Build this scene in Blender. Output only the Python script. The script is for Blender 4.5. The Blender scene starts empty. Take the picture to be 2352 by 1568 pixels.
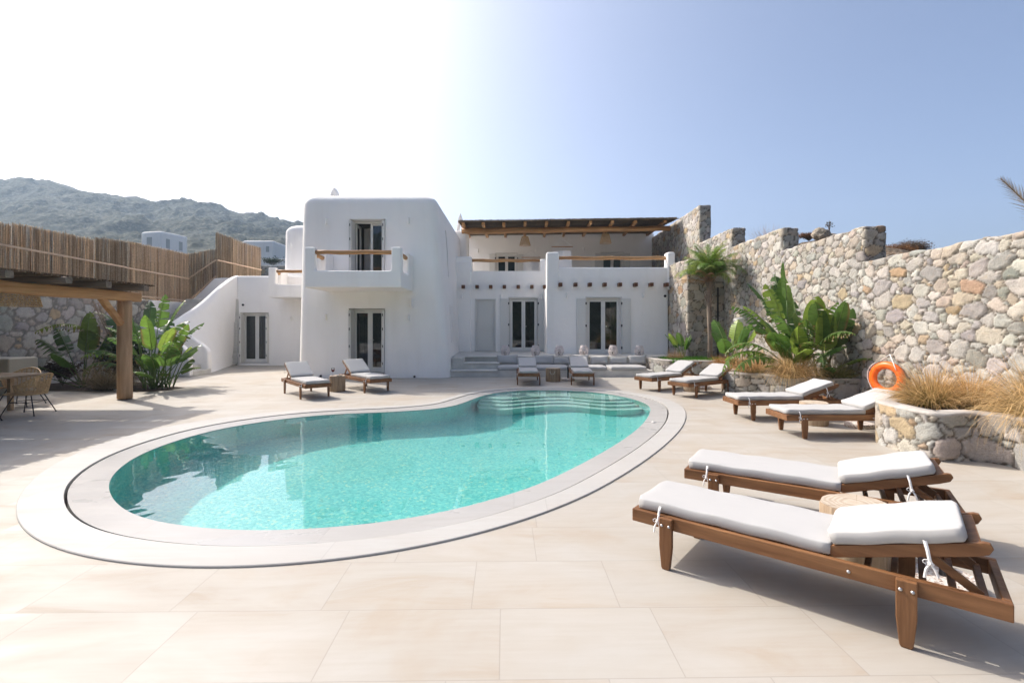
import bpy, bmesh, math, random
import numpy as np
from mathutils import Vector, Matrix
R = math.radians
random.seed(7)
rng = np.random.default_rng(11)
SC = bpy.context.scene
COL = SC.collection

# ---- camera numbers (metres; photo coordinates are on a 2352 x 1568 grid) ----
F, CX, HY, CH = 1110.0, 1176.0, 750.0, 1.6
def G(px, py, z=0.0):
    """ground point (at height z) seen at a photo coordinate"""
    Y = F*(CH-z)/(py-HY)
    return ((px-CX)/F*Y, Y)
def XZ(px, py, Y):
    return ((px-CX)/F*Y, CH-(py-HY)/F*Y)

# ---------------------------------------------------------------- nodes
def mat(name):
    m = bpy.data.materials.new(name); m.use_nodes = True
    nt = m.node_tree; nt.nodes.clear()
    return m, nt
def N(nt, t, **k):
    n = nt.nodes.new(t)
    for a, v in k.items():
        if a == 'ins':
            for i, x in v.items(): n.inputs[i].default_value = x
        else: setattr(n, a, v)
    return n
def L(nt, a, b): nt.links.new(a, b)
def ramp(nt, fac, stops, interp='LINEAR'):
    r = N(nt, 'ShaderNodeValToRGB'); r.color_ramp.interpolation = interp
    e = r.color_ramp.elements
    while len(e) > 1: e.remove(e[-1])
    e[0].position = stops[0][0]; e[0].color = (*stops[0][1], 1)
    for p, c in stops[1:]:
        x = e.new(p); x.color = (*c, 1)
    if fac is not None: L(nt, fac, r.inputs[0])
    return r
def noise(nt, scale, detail=4, rough=.55, vec=None, dist=0.0):
    n = N(nt, 'ShaderNodeTexNoise'); n.inputs['Scale'].default_value = scale
    n.inputs['Detail'].default_value = detail; n.inputs['Roughness'].default_value = rough
    n.inputs['Distortion'].default_value = dist
    if vec is not None: L(nt, vec, n.inputs['Vector'])
    return n
def coords(nt, scale=(1,1,1), kind='Object', rot=(0,0,0)):
    t = N(nt, 'ShaderNodeTexCoord'); m = N(nt, 'ShaderNodeMapping')
    m.inputs['Scale'].default_value = scale; m.inputs['Rotation'].default_value = rot
    L(nt, t.outputs[kind], m.inputs['Vector'])
    return m.outputs[0]
def mixc(nt, fac, a, b, mode='MIX'):
    m = N(nt, 'ShaderNodeMix', data_type='RGBA', blend_type=mode)
    for s, v in ((0, fac), (6, a), (7, b)):
        if hasattr(v, 'is_output'): L(nt, v, m.inputs[s])
        elif s == 0: m.inputs[0].default_value = v
        else: m.inputs[s].default_value = (*v, 1)
    return m.outputs[2]
def math_(nt, op, a, b=None, c=None):
    m = N(nt, 'ShaderNodeMath', operation=op)
    for i, v in enumerate((a, b, c)):
        if v is None: continue
        if hasattr(v, 'is_output'): L(nt, v, m.inputs[i])
        else: m.inputs[i].default_value = v
    return m.outputs[0]
def finish(nt, color, rough=.7, bump=None, bstr=.3, bdist=.01, spec=.4, metal=0, translucent=None, sheen=0):
    p = N(nt, 'ShaderNodeBsdfPrincipled'); o = N(nt, 'ShaderNodeOutputMaterial')
    if hasattr(color, 'is_output'): L(nt, color, p.inputs['Base Color'])
    else: p.inputs['Base Color'].default_value = (*color, 1)
    if hasattr(rough, 'is_output'): L(nt, rough, p.inputs['Roughness'])
    else: p.inputs['Roughness'].default_value = rough
    p.inputs['Specular IOR Level'].default_value = spec
    p.inputs['Metallic'].default_value = metal
    if bump is not None:
        b = N(nt, 'ShaderNodeBump'); b.inputs['Strength'].default_value = bstr; b.inputs['Distance'].default_value = bdist
        L(nt, bump, b.inputs['Height']); L(nt, b.outputs[0], p.inputs['Normal'])
    out = p.outputs[0]
    if translucent:
        t = N(nt, 'ShaderNodeBsdfTranslucent'); mx = N(nt, 'ShaderNodeMixShader'); mx.inputs[0].default_value = translucent
        if hasattr(color, 'is_output'): L(nt, color, t.inputs[0])
        else: t.inputs[0].default_value = (*color, 1)
        L(nt, out, mx.inputs[1]); L(nt, t.outputs[0], mx.inputs[2]); out = mx.outputs[0]
    L(nt, out, o.inputs[0])
    return p

# ---------------------------------------------------------------- mesh building
class MB:
    """collects verts and faces (and a colour per vertex) into one mesh"""
    def __init__(s): s.v = []; s.f = []; s.c = []; s.n = 0; s.useq = False
    def add(s, v, f, c=None):
        b = s.n
        s.v.extend([tuple(p) for p in v]); s.n += len(v)
        s.f.extend([tuple(i+b for i in q) for q in f])
        if c is None: c = (1, 1, 1)
        else: s.useq = True
        s.c.extend([c]*len(v) if not isinstance(c, list) else c)
        return s
    def box(s, x0, x1, y0, y1, z0, z1, M=None, c=None):
        v = [Vector((x, y, z)) for z in (z0, z1) for y in (y0, y1) for x in (x0, x1)]
        if M is not None: v = [M @ p for p in v]
        return s.add(v, [(0,2,3,1),(4,5,7,6),(0,1,5,4),(2,6,7,3),(0,4,6,2),(1,3,7,5)], c)
    def bar(s, a, b, w, h, up=(0,0,1), c=None):
        a = Vector(a); b = Vector(b); d = (b-a); l = d.length
        if l < 1e-6: return s
        d /= l; u = Vector(up)
        if abs(d.dot(u)) > .99: u = Vector((1,0,0))
        x = d.cross(u).normalized(); u = x.cross(d)
        M = Matrix((( x.x, d.x, u.x, a.x), (x.y, d.y, u.y, a.y), (x.z, d.z, u.z, a.z), (0,0,0,1)))
        return s.box(-w/2, w/2, 0, l, -h/2, h/2, M, c)
    def prism(s, poly, z0, z1, M=None, c=None):
        """poly: (x, y) list counter-clockwise"""
        n = len(poly)
        v = [Vector((x, y, z0)) for x, y in poly]+[Vector((x, y, z1)) for x, y in poly]
        if M is not None: v = [M @ p for p in v]
        f = [tuple(range(n-1, -1, -1)), tuple(range(n, 2*n))]+[(i, (i+1) % n, n+(i+1) % n, n+i) for i in range(n)]
        return s.add(v, f, c)
    def tube(s, pts, r, n=8, c=None, caps=True):
        pts = [Vector(p) for p in pts]; m = len(pts)
        if not hasattr(r, '__len__'): r = [r]*m
        T = []
        for i in range(m):
            d = pts[min(i+1, m-1)]-pts[max(i-1, 0)]
            T.append(d.normalized() if d.length > 1e-9 else Vector((0,0,1)))
        u = T[0].orthogonal().normalized(); v = []
        for i in range(m):
            u = (u - T[i]*u.dot(T[i]))
            u = u.normalized() if u.length > 1e-6 else T[i].orthogonal().normalized()
            w = T[i].cross(u)
            for k in range(n):
                a = 2*math.pi*k/n
                v.append(pts[i]+(u*math.cos(a)+w*math.sin(a))*r[i])
        f = [(i*n+k, i*n+(k+1) % n, (i+1)*n+(k+1) % n, (i+1)*n+k) for i in range(m-1) for k in range(n)]
        if caps: f += [tuple(range(n-1, -1, -1)), tuple((m-1)*n+k for k in range(n))]
        return s.add(v, f, c)
    def lathe(s, prof, n=24, cx=0, cy=0, cz=0, c=None, wob=0):
        v = []; m = len(prof)
        for r, z in prof:
            for k in range(n):
                a = 2*math.pi*k/n; q = r*(1+wob*math.sin(3*a+1)+wob*.6*math.sin(7*a+2.3))
                v.append((cx+q*math.cos(a), cy+q*math.sin(a), cz+z))
        f = [(i*n+k, i*n+(k+1) % n, (i+1)*n+(k+1) % n, (i+1)*n+k) for i in range(m-1) for k in range(n)]
        f += [tuple(range(n-1, -1, -1)), tuple((m-1)*n+k for k in range(n))]
        return s.add(v, f, c)
    def grid(s, P, c=None):
        """P: rows x cols x 3"""
        P = np.asarray(P, float); a, b = P.shape[:2]
        f = [(i*b+j, i*b+j+1, (i+1)*b+j+1, (i+1)*b+j) for i in range(a-1) for j in range(b-1)]
        return s.add([tuple(q) for q in P.reshape(-1, 3)], f, c)
def link(name, me, m, parent=None, loc=None):
    o = bpy.data.objects.new(name, me); COL.objects.link(o)
    if m is not None: me.materials.append(m)
    if parent is not None: o.parent = parent
    if loc is not None: o.location = loc
    return o
def obj(name, mb, m, parent=None, smooth=False, bevel=0, bseg=2, sub=0, off=None, wn=False, auto=None):
    """link a builder as one mesh object; off: world offset removed (parent's location)"""
    me = bpy.data.meshes.new(name)
    v = mb.v
    if off is not None: v = [(p[0]-off[0], p[1]-off[1], p[2]-off[2]) for p in v]
    me.from_pydata([tuple(p) for p in v], [], mb.f)
    if mb.useq:
        a = me.color_attributes.new('col', 'FLOAT_COLOR', 'POINT')
        a.data.foreach_set('color', np.array([(q[0], q[1], q[2], 1) for q in mb.c], np.float32).ravel())
    if smooth: me.shade_smooth()
    o = link(name, me, m, parent)
    if bevel:
        b = o.modifiers.new('bevel', 'BEVEL'); b.width = bevel; b.segments = bseg; b.limit_method = 'ANGLE'; b.angle_limit = R(35)
        b.harden_normals = False
    if sub:
        b = o.modifiers.new('sub', 'SUBSURF'); b.levels = sub; b.render_levels = sub
    if auto is not None:
        me.shade_smooth(); me.set_sharp_from_angle(angle=R(auto))
    return o
def tag(o, label=None, cat=None, group=None, kind=None):
    if label: o['label'] = label
    if cat: o['category'] = cat
    if group: o['group'] = group
    if kind: o['kind'] = kind
    return o
def thing(name, label, cat, loc=(0,0,0), rz=0, group=None):
    o = bpy.data.objects.new(name, None); COL.objects.link(o)
    o.location = loc; o.rotation_euler = (0, 0, rz); o.empty_display_size = .2
    return tag(o, label, cat, group)
def copy_tree(o, parent=None, skip=()):
    c = o.copy(); COL.objects.link(c)
    if parent is not None: c.parent = parent
    for ch in list(o.children):
        if ch.name.split('.')[0] not in skip: copy_tree(ch, c, skip)
    return c
def carve(o, cut):
    """cut the builder's solids out of o's mesh for good"""
    me = bpy.data.meshes.new('cut'); me.from_pydata([tuple(p) for p in cut.v], [], cut.f)
    k = bpy.data.objects.new('cut', me); COL.objects.link(k)
    k.matrix_world = Matrix.Translation(o.parent.location if o.parent else (0,0,0)) if False else Matrix.Identity(4)
    md = o.modifiers.new('b', 'BOOLEAN'); md.operation = 'DIFFERENCE'; md.object = k; md.solver = 'EXACT'
    bpy.context.view_layer.update()
    dg = bpy.context.evaluated_depsgraph_get()
    nm = bpy.data.meshes.new_from_object(o.evaluated_get(dg))
    o.modifiers.remove(md)
    old = o.data; o.data = nm; bpy.data.meshes.remove(old)
    bpy.data.objects.remove(k); bpy.data.meshes.remove(me)
    return o

# ---------------------------------------------------------------- lattice noise
def _h(ix, iy, s):
    n = (ix.astype(np.int64)*374761393 + iy.astype(np.int64)*668265263 + s*1274126177) & 0xffffffff
    n = ((n ^ (n >> 13))*1274126177) & 0xffffffff
    return ((n ^ (n >> 16)) & 0xffffff)/float(0xffffff)
def vnoise(x, y, s=0):
    x = np.asarray(x, float); y = np.asarray(y, float)
    ix = np.floor(x); iy = np.floor(y); fx = x-ix; fy = y-iy
    fx = fx*fx*(3-2*fx); fy = fy*fy*(3-2*fy); ix = ix.astype(np.int64); iy = iy.astype(np.int64)
    a = _h(ix, iy, s); b = _h(ix+1, iy, s); c = _h(ix, iy+1, s); d = _h(ix+1, iy+1, s)
    return (a*(1-fx)+b*fx)*(1-fy)+(c*(1-fx)+d*fx)*fy
def fbm(x, y, s=0, o=4, g=.5):
    t = 0; a = 1; n = 0
    for k in range(o):
        t = t+a*vnoise(x*2**k, y*2**k, s+k*17); n += a; a *= g
    return t/n
def smooth01(x): x = np.clip(x, 0, 1); return x*x*(3-2*x)
def closed_spline(P, n):
    P = np.asarray(P, float); m = len(P); out = []
    seg = np.linalg.norm(np.roll(P, -1, 0)-P, axis=1); cum = np.concatenate([[0], np.cumsum(seg)])
    for s in np.linspace(0, cum[-1], n, endpoint=False):
        i = min(np.searchsorted(cum, s, 'right')-1, m-1); t = (s-cum[i])/seg[i]
        p0, p1, p2, p3 = P[(i-1) % m], P[i], P[(i+1) % m], P[(i+2) % m]
        out.append(.5*((2*p1)+(-p0+p2)*t+(2*p0-5*p1+4*p2-p3)*t*t+(-p0+3*p1-3*p2+p3)*t**3))
    return np.array(out)
def open_spline(P, n):
    P = [Vector(p) for p in P]; m = len(P); out = []
    for k in range(n):
        u = k/(n-1)*(m-1); i = min(int(u), m-2); t = u-i
        p0, p1, p2, p3 = P[max(i-1, 0)], P[i], P[i+1], P[min(i+2, m-1)]
        out.append(.5*((2*p1)+(-p0+p2)*t+(2*p0-5*p1+4*p2-p3)*t*t+(-p0+3*p1-3*p2+p3)*t**3))
    return out
def smooth_loop(P, k, it):
    for _ in range(it):
        P = P*(1-k)+(np.roll(P, 1, 0)+np.roll(P, -1, 0))*k/2
    return P
# ================================================================ materials
def m_plaster(name, base=(.82,.81,.79), bs=.25):
    m, nt = mat(name); v = coords(nt)
    n1 = noise(nt, 1.3, 3, .5, v); n2 = noise(nt, 26, 5, .6, v); n3 = noise(nt, 4, 3, .5, v)
    c = mixc(nt, n1.outputs[0], tuple(b*.965 for b in base), tuple(min(b*1.02, .94) for b in base))
    # faint weather streaks that run down the wall
    vs = coords(nt, (2.2, 2.2, .25)); n4 = noise(nt, 1.0, 4, .6, vs)
    st = ramp(nt, n4.outputs[0], [(.52, (1,1,1)), (.8, (.93,.925,.91))])
    c = mixc(nt, 1.0, c, st.outputs[0], 'MULTIPLY')
    n5 = noise(nt, 1.1, 2, .5, v); h = math_(nt, 'ADD', math_(nt, 'ADD', math_(nt, 'MULTIPLY', n3.outputs[0], 1.0), math_(nt, 'MULTIPLY', n5.outputs[0], 2.2)), math_(nt, 'MULTIPLY', n2.outputs[0], .12))
    finish(nt, c, .85, h, bs, .05, spec=.2)
    return m
def m_wood(name, a, b, scale=1.0, axis=0, rough=.55, spec=.35, bst=.4):
    m, nt = mat(name)
    sc = [14*scale]*3; sc[axis] = 1.1*scale
    v = coords(nt, tuple(sc)); n1 = noise(nt, 1.0, 6, .62, v, .9)
    sc2 = [60*scale]*3; sc2[axis] = 2.0*scale
    v2 = coords(nt, tuple(sc2)); n2 = noise(nt, 1.0, 3, .6, v2)
    v3 = coords(nt, (1.5*scale,)*3); n3 = noise(nt, 1.0, 2, .5, v3)
    r = ramp(nt, n1.outputs[0], [(.30, a), (.5, tuple((x+y)/2 for x, y in zip(a, b))), (.68, b)])
    c = mixc(nt, math_(nt, 'MULTIPLY', n2.outputs[0], .55), r.outputs[0], tuple(x*.55 for x in a))
    k = ramp(nt, n3.outputs[0], [(.3, (.78,.78,.78)), (.7, (1.12,1.1,1.08))])
    c = mixc(nt, 1.0, c, k.outputs[0], 'MULTIPLY')
    h = math_(nt, 'ADD', n1.outputs[0], n2.outputs[0])
    finish(nt, c, rough, h, bst, .004, spec=spec)
    return m
def m_attr(name, rough=.7, mott=(.75, 1.2), scale=8, bscale=40, bst=.3, bd=.01, translucent=None, spec=.3, detail=5):
    """colour from the mesh's own col attribute, broken up by noise"""
    m, nt = mat(name)
    a = N(nt, 'ShaderNodeVertexColor', layer_name='col'); v = coords(nt)
    n1 = noise(nt, scale, detail, .65, v); n2 = noise(nt, bscale, 4, .6, v)
    k = ramp(nt, n1.outputs[0], [(.3, (mott[0],)*3), (.7, (mott[1],)*3)])
    c = mixc(nt, 1.0, a.outputs[0], k.outputs[0], 'MULTIPLY')
    finish(nt, c, rough, n2.outputs[0], bst, bd, spec=spec, translucent=translucent)
    return m
def m_plain(name, c, rough=.6, spec=.4, metal=0, bscale=None, bst=.2, bd=.003, var=None):
    m, nt = mat(name); v = coords(nt)
    n = noise(nt, bscale or 30, 4, .6, v)
    if var:
        n0 = noise(nt, var[0], 4, .6, v)
        k = ramp(nt, n0.outputs[0], [(.3, (var[1],)*3), (.7, (var[2],)*3)])
        c = mixc(nt, 1.0, c, k.outputs[0], 'MULTIPLY')
    finish(nt, c, rough, n.outputs[0] if bscale else None, bst, bd, spec=spec, metal=metal)
    return m

PLASTER = m_plaster('white_lime_plaster', (.925,.90,.865), .22)
WOOD_BROWN = m_wood('stained_brown_timber', (.165,.070,.027), (.33,.165,.072), 1.0, 0, .5)
WOOD_BEAM = m_wood('honey_timber', (.33,.155,.055), (.62,.37,.17), .6, 0, .6)
WOOD_BEAMY = m_wood('honey_timber_y', (.42,.20,.07), (.72,.43,.20), .6, 1, .6)
WOOD_POST = m_wood('honey_log', (.38,.23,.12), (.64,.44,.27), .7, 2, .65, bst=.8)
WOOD_OLD = m_wood('weathered_plank', (.13,.10,.075), (.34,.275,.21), .6, 0, .85)
WOOD_DARK = m_wood('dark_brown_beam_end', (.10,.04,.018), (.20,.085,.035), .8, 1, .6)
WOOD_TABLE = m_wood('pale_table_top', (.36,.25,.15), (.55,.42,.28), .8, 0, .6)
STUMP_SIDE = m_wood('stump_bark', (.20,.13,.075), (.55,.42,.28), 1.2, 2, .85, bst=.9)
FABRIC = None
def _fabric(name, c):
    m, nt = mat(name); v = coords(nt)
    n1 = noise(nt, 5, 3, .5, v, 1.2); n2 = noise(nt, 260, 2, .6, v); n0 = noise(nt, 2.0, 2, .5, v)
    w = coords(nt, (3, 9, 3)); n3 = noise(nt, 1.0, 4, .55, w, 1.8)
    h = math_(nt, 'ADD', math_(nt, 'MULTIPLY', n3.outputs[0], 1.0), math_(nt, 'MULTIPLY', n2.outputs[0], .10))
    cc = mixc(nt, n0.outputs[0], tuple(x*.96 for x in c), c)
    finish(nt, cc, .95, h, .35, .010, spec=.1)
    return m
FABRIC = _fabric('white_canvas', (.45,.445,.435))
def _stone():
    m, nt = mat('rubble_stone')
    a = N(nt, 'ShaderNodeVertexColor', layer_name='col'); v = coords(nt)
    n1 = noise(nt, 5.5, 7, .68, v); n2 = noise(nt, 45, 6, .7, v); n3 = noise(nt, 2.2, 3, .6, v)
    v2 = coords(nt, (9, 9, 24)); n4 = noise(nt, 1.0, 5, .65, v2, .6)
    k = ramp(nt, n1.outputs[0], [(.28, (.72,.74,.76)), (.5, (1,1,1)), (.72, (1.16,1.15,1.12))])
    c = mixc(nt, 1.0, a.outputs[0], k.outputs[0], 'MULTIPLY')
    k2 = ramp(nt, n2.outputs[0], [(.30, (.62,.62,.62)), (.48, (1,1,1)), (.75, (1.1,1.1,1.1))])
    c = mixc(nt, .8, c, k2.outputs[0], 'MULTIPLY')
    k3 = ramp(nt, n4.outputs[0], [(.56, (0,0,0)), (.70, (1,1,1))])
    c = mixc(nt, math_(nt, 'MULTIPLY', k3.outputs[0], .28), c, (.50,.36,.21))
    k4 = ramp(nt, n3.outputs[0], [(.60, (0,0,0)), (.75, (1,1,1))])
    c = mixc(nt, math_(nt, 'MULTIPLY', k4.outputs[0], .3), c, (.20,.205,.19))
    h = math_(nt, 'ADD', math_(nt, 'MULTIPLY', n4.outputs[0], .7), n2.outputs[0])
    finish(nt, c, .9, h, .75, .016, spec=.2)
    return m
STONE = _stone()
def _deck(name, a, b, stain, joint, tile_w=.98, tile_h=.553, rot=R(-.9), gloss=.5, jw=.006):
    m, nt = mat(name)
    t = N(nt, 'ShaderNodeTexCoord'); mp = N(nt, 'ShaderNodeMapping'); mp.inputs['Rotation'].default_value = (0, 0, rot)
    mp.inputs['Location'].default_value = (0, .02, 0)
    L(nt, t.outputs['Object'], mp.inputs['Vector']); v = mp.outputs[0]
    s = N(nt, 'ShaderNodeSeparateXYZ'); L(nt, v, s.inputs[0])
    row = math_(nt, 'FLOOR', math_(nt, 'DIVIDE', s.outputs[1], tile_h))
    wn = N(nt, 'ShaderNodeTexWhiteNoise', noise_dimensions='1D'); L(nt, row, wn.inputs['W'])
    wn2 = N(nt, 'ShaderNodeTexWhiteNoise', noise_dimensions='1D'); L(nt, math_(nt, 'ADD', row, 71.3), wn2.inputs['W'])
    W = math_(nt, 'MULTIPLY_ADD', wn2.outputs[0], .55, tile_w*.72)
    x = math_(nt, 'DIVIDE', math_(nt, 'ADD', s.outputs[0], math_(nt, 'MULTIPLY', wn.outputs[0], 5.0)), W)
    fx = math_(nt, 'FRACT', x); ix = math_(nt, 'FLOOR', x)
    fy = math_(nt, 'FRACT', math_(nt, 'DIVIDE', s.outputs[1], tile_h))
    ex = math_(nt, 'MULTIPLY', math_(nt, 'MINIMUM', fx, math_(nt, 'SUBTRACT', 1, fx)), W)
    ey = math_(nt, 'MULTIPLY', math_(nt, 'MINIMUM', fy, math_(nt, 'SUBTRACT', 1, fy)), tile_h)
    e = math_(nt, 'MINIMUM', ex, ey)
    cx = N(nt, 'ShaderNodeCombineXYZ'); L(nt, ix, cx.inputs[0]); L(nt, row, cx.inputs[1])
    tn = N(nt, 'ShaderNodeTexWhiteNoise', noise_dimensions='3D'); L(nt, cx.outputs[0], tn.inputs['Vector'])
    # veins drawn per tile: shift the coordinate by the tile's random value
    off = N(nt, 'ShaderNodeVectorMath', operation='SCALE'); L(nt, tn.outputs['Color'], off.inputs[0]); off.inputs['Scale'].default_value = 40
    ad = N(nt, 'ShaderNodeVectorMath', operation='ADD'); L(nt, v, ad.inputs[0]); L(nt, off.outputs[0], ad.inputs[1])
    sc = N(nt, 'ShaderNodeVectorMath', operation='MULTIPLY'); L(nt, ad.outputs[0], sc.inputs[0]); sc.inputs[1].default_value = (.8, 2.4, 1)
    n1 = noise(nt, 1.0, 6, .6, sc.outputs[0], .8)
    n2 = noise(nt, .5, 3, .5, v); n3 = noise(nt, 120, 3, .6, v)
    sc5 = N(nt, 'ShaderNodeVectorMath', operation='MULTIPLY'); L(nt, ad.outputs[0], sc5.inputs[0]); sc5.inputs[1].default_value = (1.6, 26, 1)
    n5 = noise(nt, 1.0, 4, .6, sc5.outputs[0], .4)
    r1 = ramp(nt, n1.outputs[0], [(.35, a), (.58, b), (.74, stain)])
    c = mixc(nt, math_(nt, 'MULTIPLY', tn.outputs['Value'], .45), r1.outputs[0], a)
    k = ramp(nt, n2.outputs[0], [(.35, (.95,.945,.94)), (.65, (1.04,1.03,1.02))])
    c = mixc(nt, 1.0, c, k.outputs[0], 'MULTIPLY')
    k5 = ramp(nt, n5.outputs[0], [(.4, (1,1,1)), (.75, (.955,.94,.92))])
    c = mixc(nt, 1.0, c, k5.outputs[0], 'MULTIPLY')
    # patches of ochre water stains
    n6 = noise(nt, .75, 5, .62, v, .5); k6 = ramp(nt, n6.outputs[0], [(.50, (0,0,0)), (.60, (1,1,1))])
    c = mixc(nt, math_(nt, 'MULTIPLY', math_(nt, 'MULTIPLY', k6.outputs[0], n1.outputs[0]), .75), c, stain)
    jm = math_(nt, 'LESS_THAN', e, jw/2)
    c = mixc(nt, math_(nt, 'MULTIPLY', jm, .5), c, joint)
    hj = math_(nt, 'MULTIPLY', math_(nt, 'SUBTRACT', 1, jm), 1.0)
    h = math_(nt, 'ADD', hj, math_(nt, 'MULTIPLY', n3.outputs[0], .12))
    rr = ramp(nt, n1.outputs[0], [(.3, (gloss,)*3), (.7, (gloss+.25,)*3)])
    finish(nt, c, rr.outputs[0], h, .35, .006, spec=.35)
    return m
DECK = _deck('travertine_deck', (.42,.40,.36), (.395,.36,.31), (.365,.30,.225), (.27,.245,.21))
COPING = _deck('white_coping_stone', (.435,.43,.41), (.425,.413,.39), (.395,.375,.345), (.29,.275,.26), 2.2, 40.0, 0, .5)
LEDGE = _deck('wet_ledge_stone', (.41,.405,.39), (.395,.385,.368), (.365,.35,.33), (.29,.275,.26), 2.0, 40.0, 0, .22)
def _mosaic(name, pale=0):
    m, nt = mat(name); v = coords(nt)
    vo = N(nt, 'ShaderNodeTexVoronoi'); vo.inputs['Scale'].default_value = 38; L(nt, v, vo.inputs['Vector'])
    sp = N(nt, 'ShaderNodeSeparateColor'); L(nt, vo.outputs['Color'], sp.inputs[0])
    S_ = [(0, (.12,.56,.54)), (.4, (.18,.66,.62)), (.8, (.25,.74,.69)), (.95, (.38,.78,.66)), (1, (.54,.80,.62))]
    if pale: S_ = [(0, (.40,.70,.64)), (.5, (.50,.77,.70)), (1, (.62,.82,.72))]
    r = ramp(nt, sp.outputs[0], S_)
    n1 = noise(nt, 1.2, 3, .5, v); k = ramp(nt, n1.outputs[0], [(.3, (.92,.95,.95)), (.7, (1.05,1.03,1.03))])
    c = mixc(nt, 1.0, r.outputs[0], k.outputs[0], 'MULTIPLY')
    finish(nt, c, .6, None, spec=.2)
    return m
MOSAIC = _mosaic('turquoise_pool_mosaic'); MOSAIC_SHALLOW = _mosaic('shallow_tint_step_mosaic', 1)  # steps share one mosaic; shallow water's paleness is put into the colour
BLACK = m_plain('black_plastic', (.02,.02,.022), .5)
STEEL = m_plain('dark_steel', (.055,.055,.06), .45, metal=.6)
SILVER = m_plain('silver_bolt', (.62,.62,.62), .35, metal=.9)
ROPE = m_plain('cotton_tie', (.80,.79,.77), .9, bscale=80)
WHITE_PAINT = m_plain('white_painted_wood', (.70,.69,.655), .5, bscale=20, bst=.08)
WICKER = m_plain('rattan', (.55,.37,.19), .7, bscale=60, bst=.4, var=(30, .7, 1.25))
WHITE_WICKER = m_plain('whitewashed_wicker', (.80,.72,.69), .8, bscale=60, bst=.4, var=(30, .8, 1.1))
SOIL = m_plain('dark_soil', (.055,.038,.026), .95, bscale=25, bst=.9, bd=.04, var=(6, .6, 1.6))
ORANGE = m_plain('orange_plastic', (.92,.15,.008), .38, spec=.5, var=(3, .92, 1.05))
SLOT = m_plain('overflow_slot', (.07,.045,.05), .8)
CAP = m_plain('grey_mortar_cap', (.42,.39,.355), .9, bscale=12, bst=.8, bd=.02, var=(5, .8, 1.15))
STEPSTONE = m_plain('grey_marble_step', (.60,.58,.53), .7, bscale=30, bst=.25, bd=.005, var=(2.2, .82, 1.1))
LEAF = m_attr('leaf', .40, (.75, 1.2), 3, 30, .25, .004, .42, spec=.45)
GRASS = m_attr('dry_grass', .8, (.85, 1.15), 3, 10, 0, .001, .45, spec=.15)
REED = m_attr('reed', .8, (.55, 1.25), 30, 60, .3, .003, .60, spec=.1, detail=3)
BARK = m_wood('palm_bark', (.14,.105,.08), (.38,.31,.25), 1.6, 2, .95, bst=1.0)
def _glass():
    m, nt = mat('window_glass')
    tr = N(nt, 'ShaderNodeBsdfTransparent'); tr.inputs[0].default_value = (.45,.47,.49,1)
    gl = N(nt, 'ShaderNodeBsdfGlossy'); gl.inputs['Roughness'].default_value = .01; gl.inputs[0].default_value = (.9,.95,1,1)
    fr = N(nt, 'ShaderNodeFresnel'); fr.inputs[0].default_value = 1.65
    mx = N(nt, 'ShaderNodeMixShader'); o = N(nt, 'ShaderNodeOutputMaterial')
    L(nt, fr.outputs[0], mx.inputs[0]); L(nt, tr.outputs[0], mx.inputs[1]); L(nt, gl.outputs[0], mx.inputs[2]); L(nt, mx.outputs[0], o.inputs[0])
    return m
GLASS = _glass()
ROOM_SHADE = m_plain('painted_room_shade', (.10,.095,.09), .8)  # dim interior shade is put into this dark colour
CURTAIN = m_plain('grey_white_curtain', (.62,.61,.58), .9)
# ================================================================ pool and deck
WPX = [(784,951),(665,961),(525,982),(420,1008),(332,1040),(280,1071),(254,1099),(248,1120),(259,1148),(280,1169),(315,1187),(367,1201),
 (455,1213),(542,1219.5),(630,1219.5),(700,1217),(784,1210.5),(854,1204),(924,1194),(1043,1172),(1134,1147),(1221,1120),(1309,1080),(1396,1033),
 (1449,998),(1477,973.5),(1491,952.5),(1494,937),(1480,925.5),(1449,915),(1396,905),(1344,899.5),(1274,896.5),(1204,897),(1151,901),(1109,909),
 (1081,919),(1046,931.5),(994,940),(889,947)]
OPX = [(784,937),(665,942),(490,954),(437,961),(315,987.5),(175,1036.5),(87.5,1089),(35,1148.5),(30,1187),(45,1218.5),(70,1239.5),(140,1267.5),
 (199.5,1281.5),(315,1299),(402,1306),(490,1308),(595,1305),(784,1287),(913.5,1267.5),(1064,1232.5),(1204,1194),(1309,1154),(1414,1099.5),
 (1501.5,1043.5),(1547,1001.5),(1568,980.5),(1578,952),(1570,935),(1545,920),(1500,906),(1449,898),(1344,891),(1239,889),(1134,891),(1081,898),
 (1043,909),(1011.5,921),(924,931.5)]
SPX = [(784,944),(665,951),(525,970),(420,991),(315,1022.5),(245,1050.5),(192,1078.5),(157,1113.5),(145,1145),(154,1173),(182,1201),(245,1225.5),
 (315,1239.5),(402,1250),(490,1256),(595,1259),(784,1247),(899,1232.5),(1029,1211.5),(1134,1187),(1239,1148.5),(1344,1103),(1449,1040),
 (1505,998),(1529,970),(1535,944),(1522,928),(1484,914),(1431,904),(1344,896),(1239,894),(1134,898),(1081,905),(1046,916),(994,930),(889,938.5)]
WATER_Z = -.012
def loop(px, z, n=260, sm=10):
    P = np.array([G(a, b, z) for a, b in px])
    P = closed_spline(P, n); return smooth_loop(P, .5, sm)
WL = loop(WPX, WATER_Z); OL = loop(OPX, .015)
SL0 = loop(SPX, 0.0, sm=20)
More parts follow.
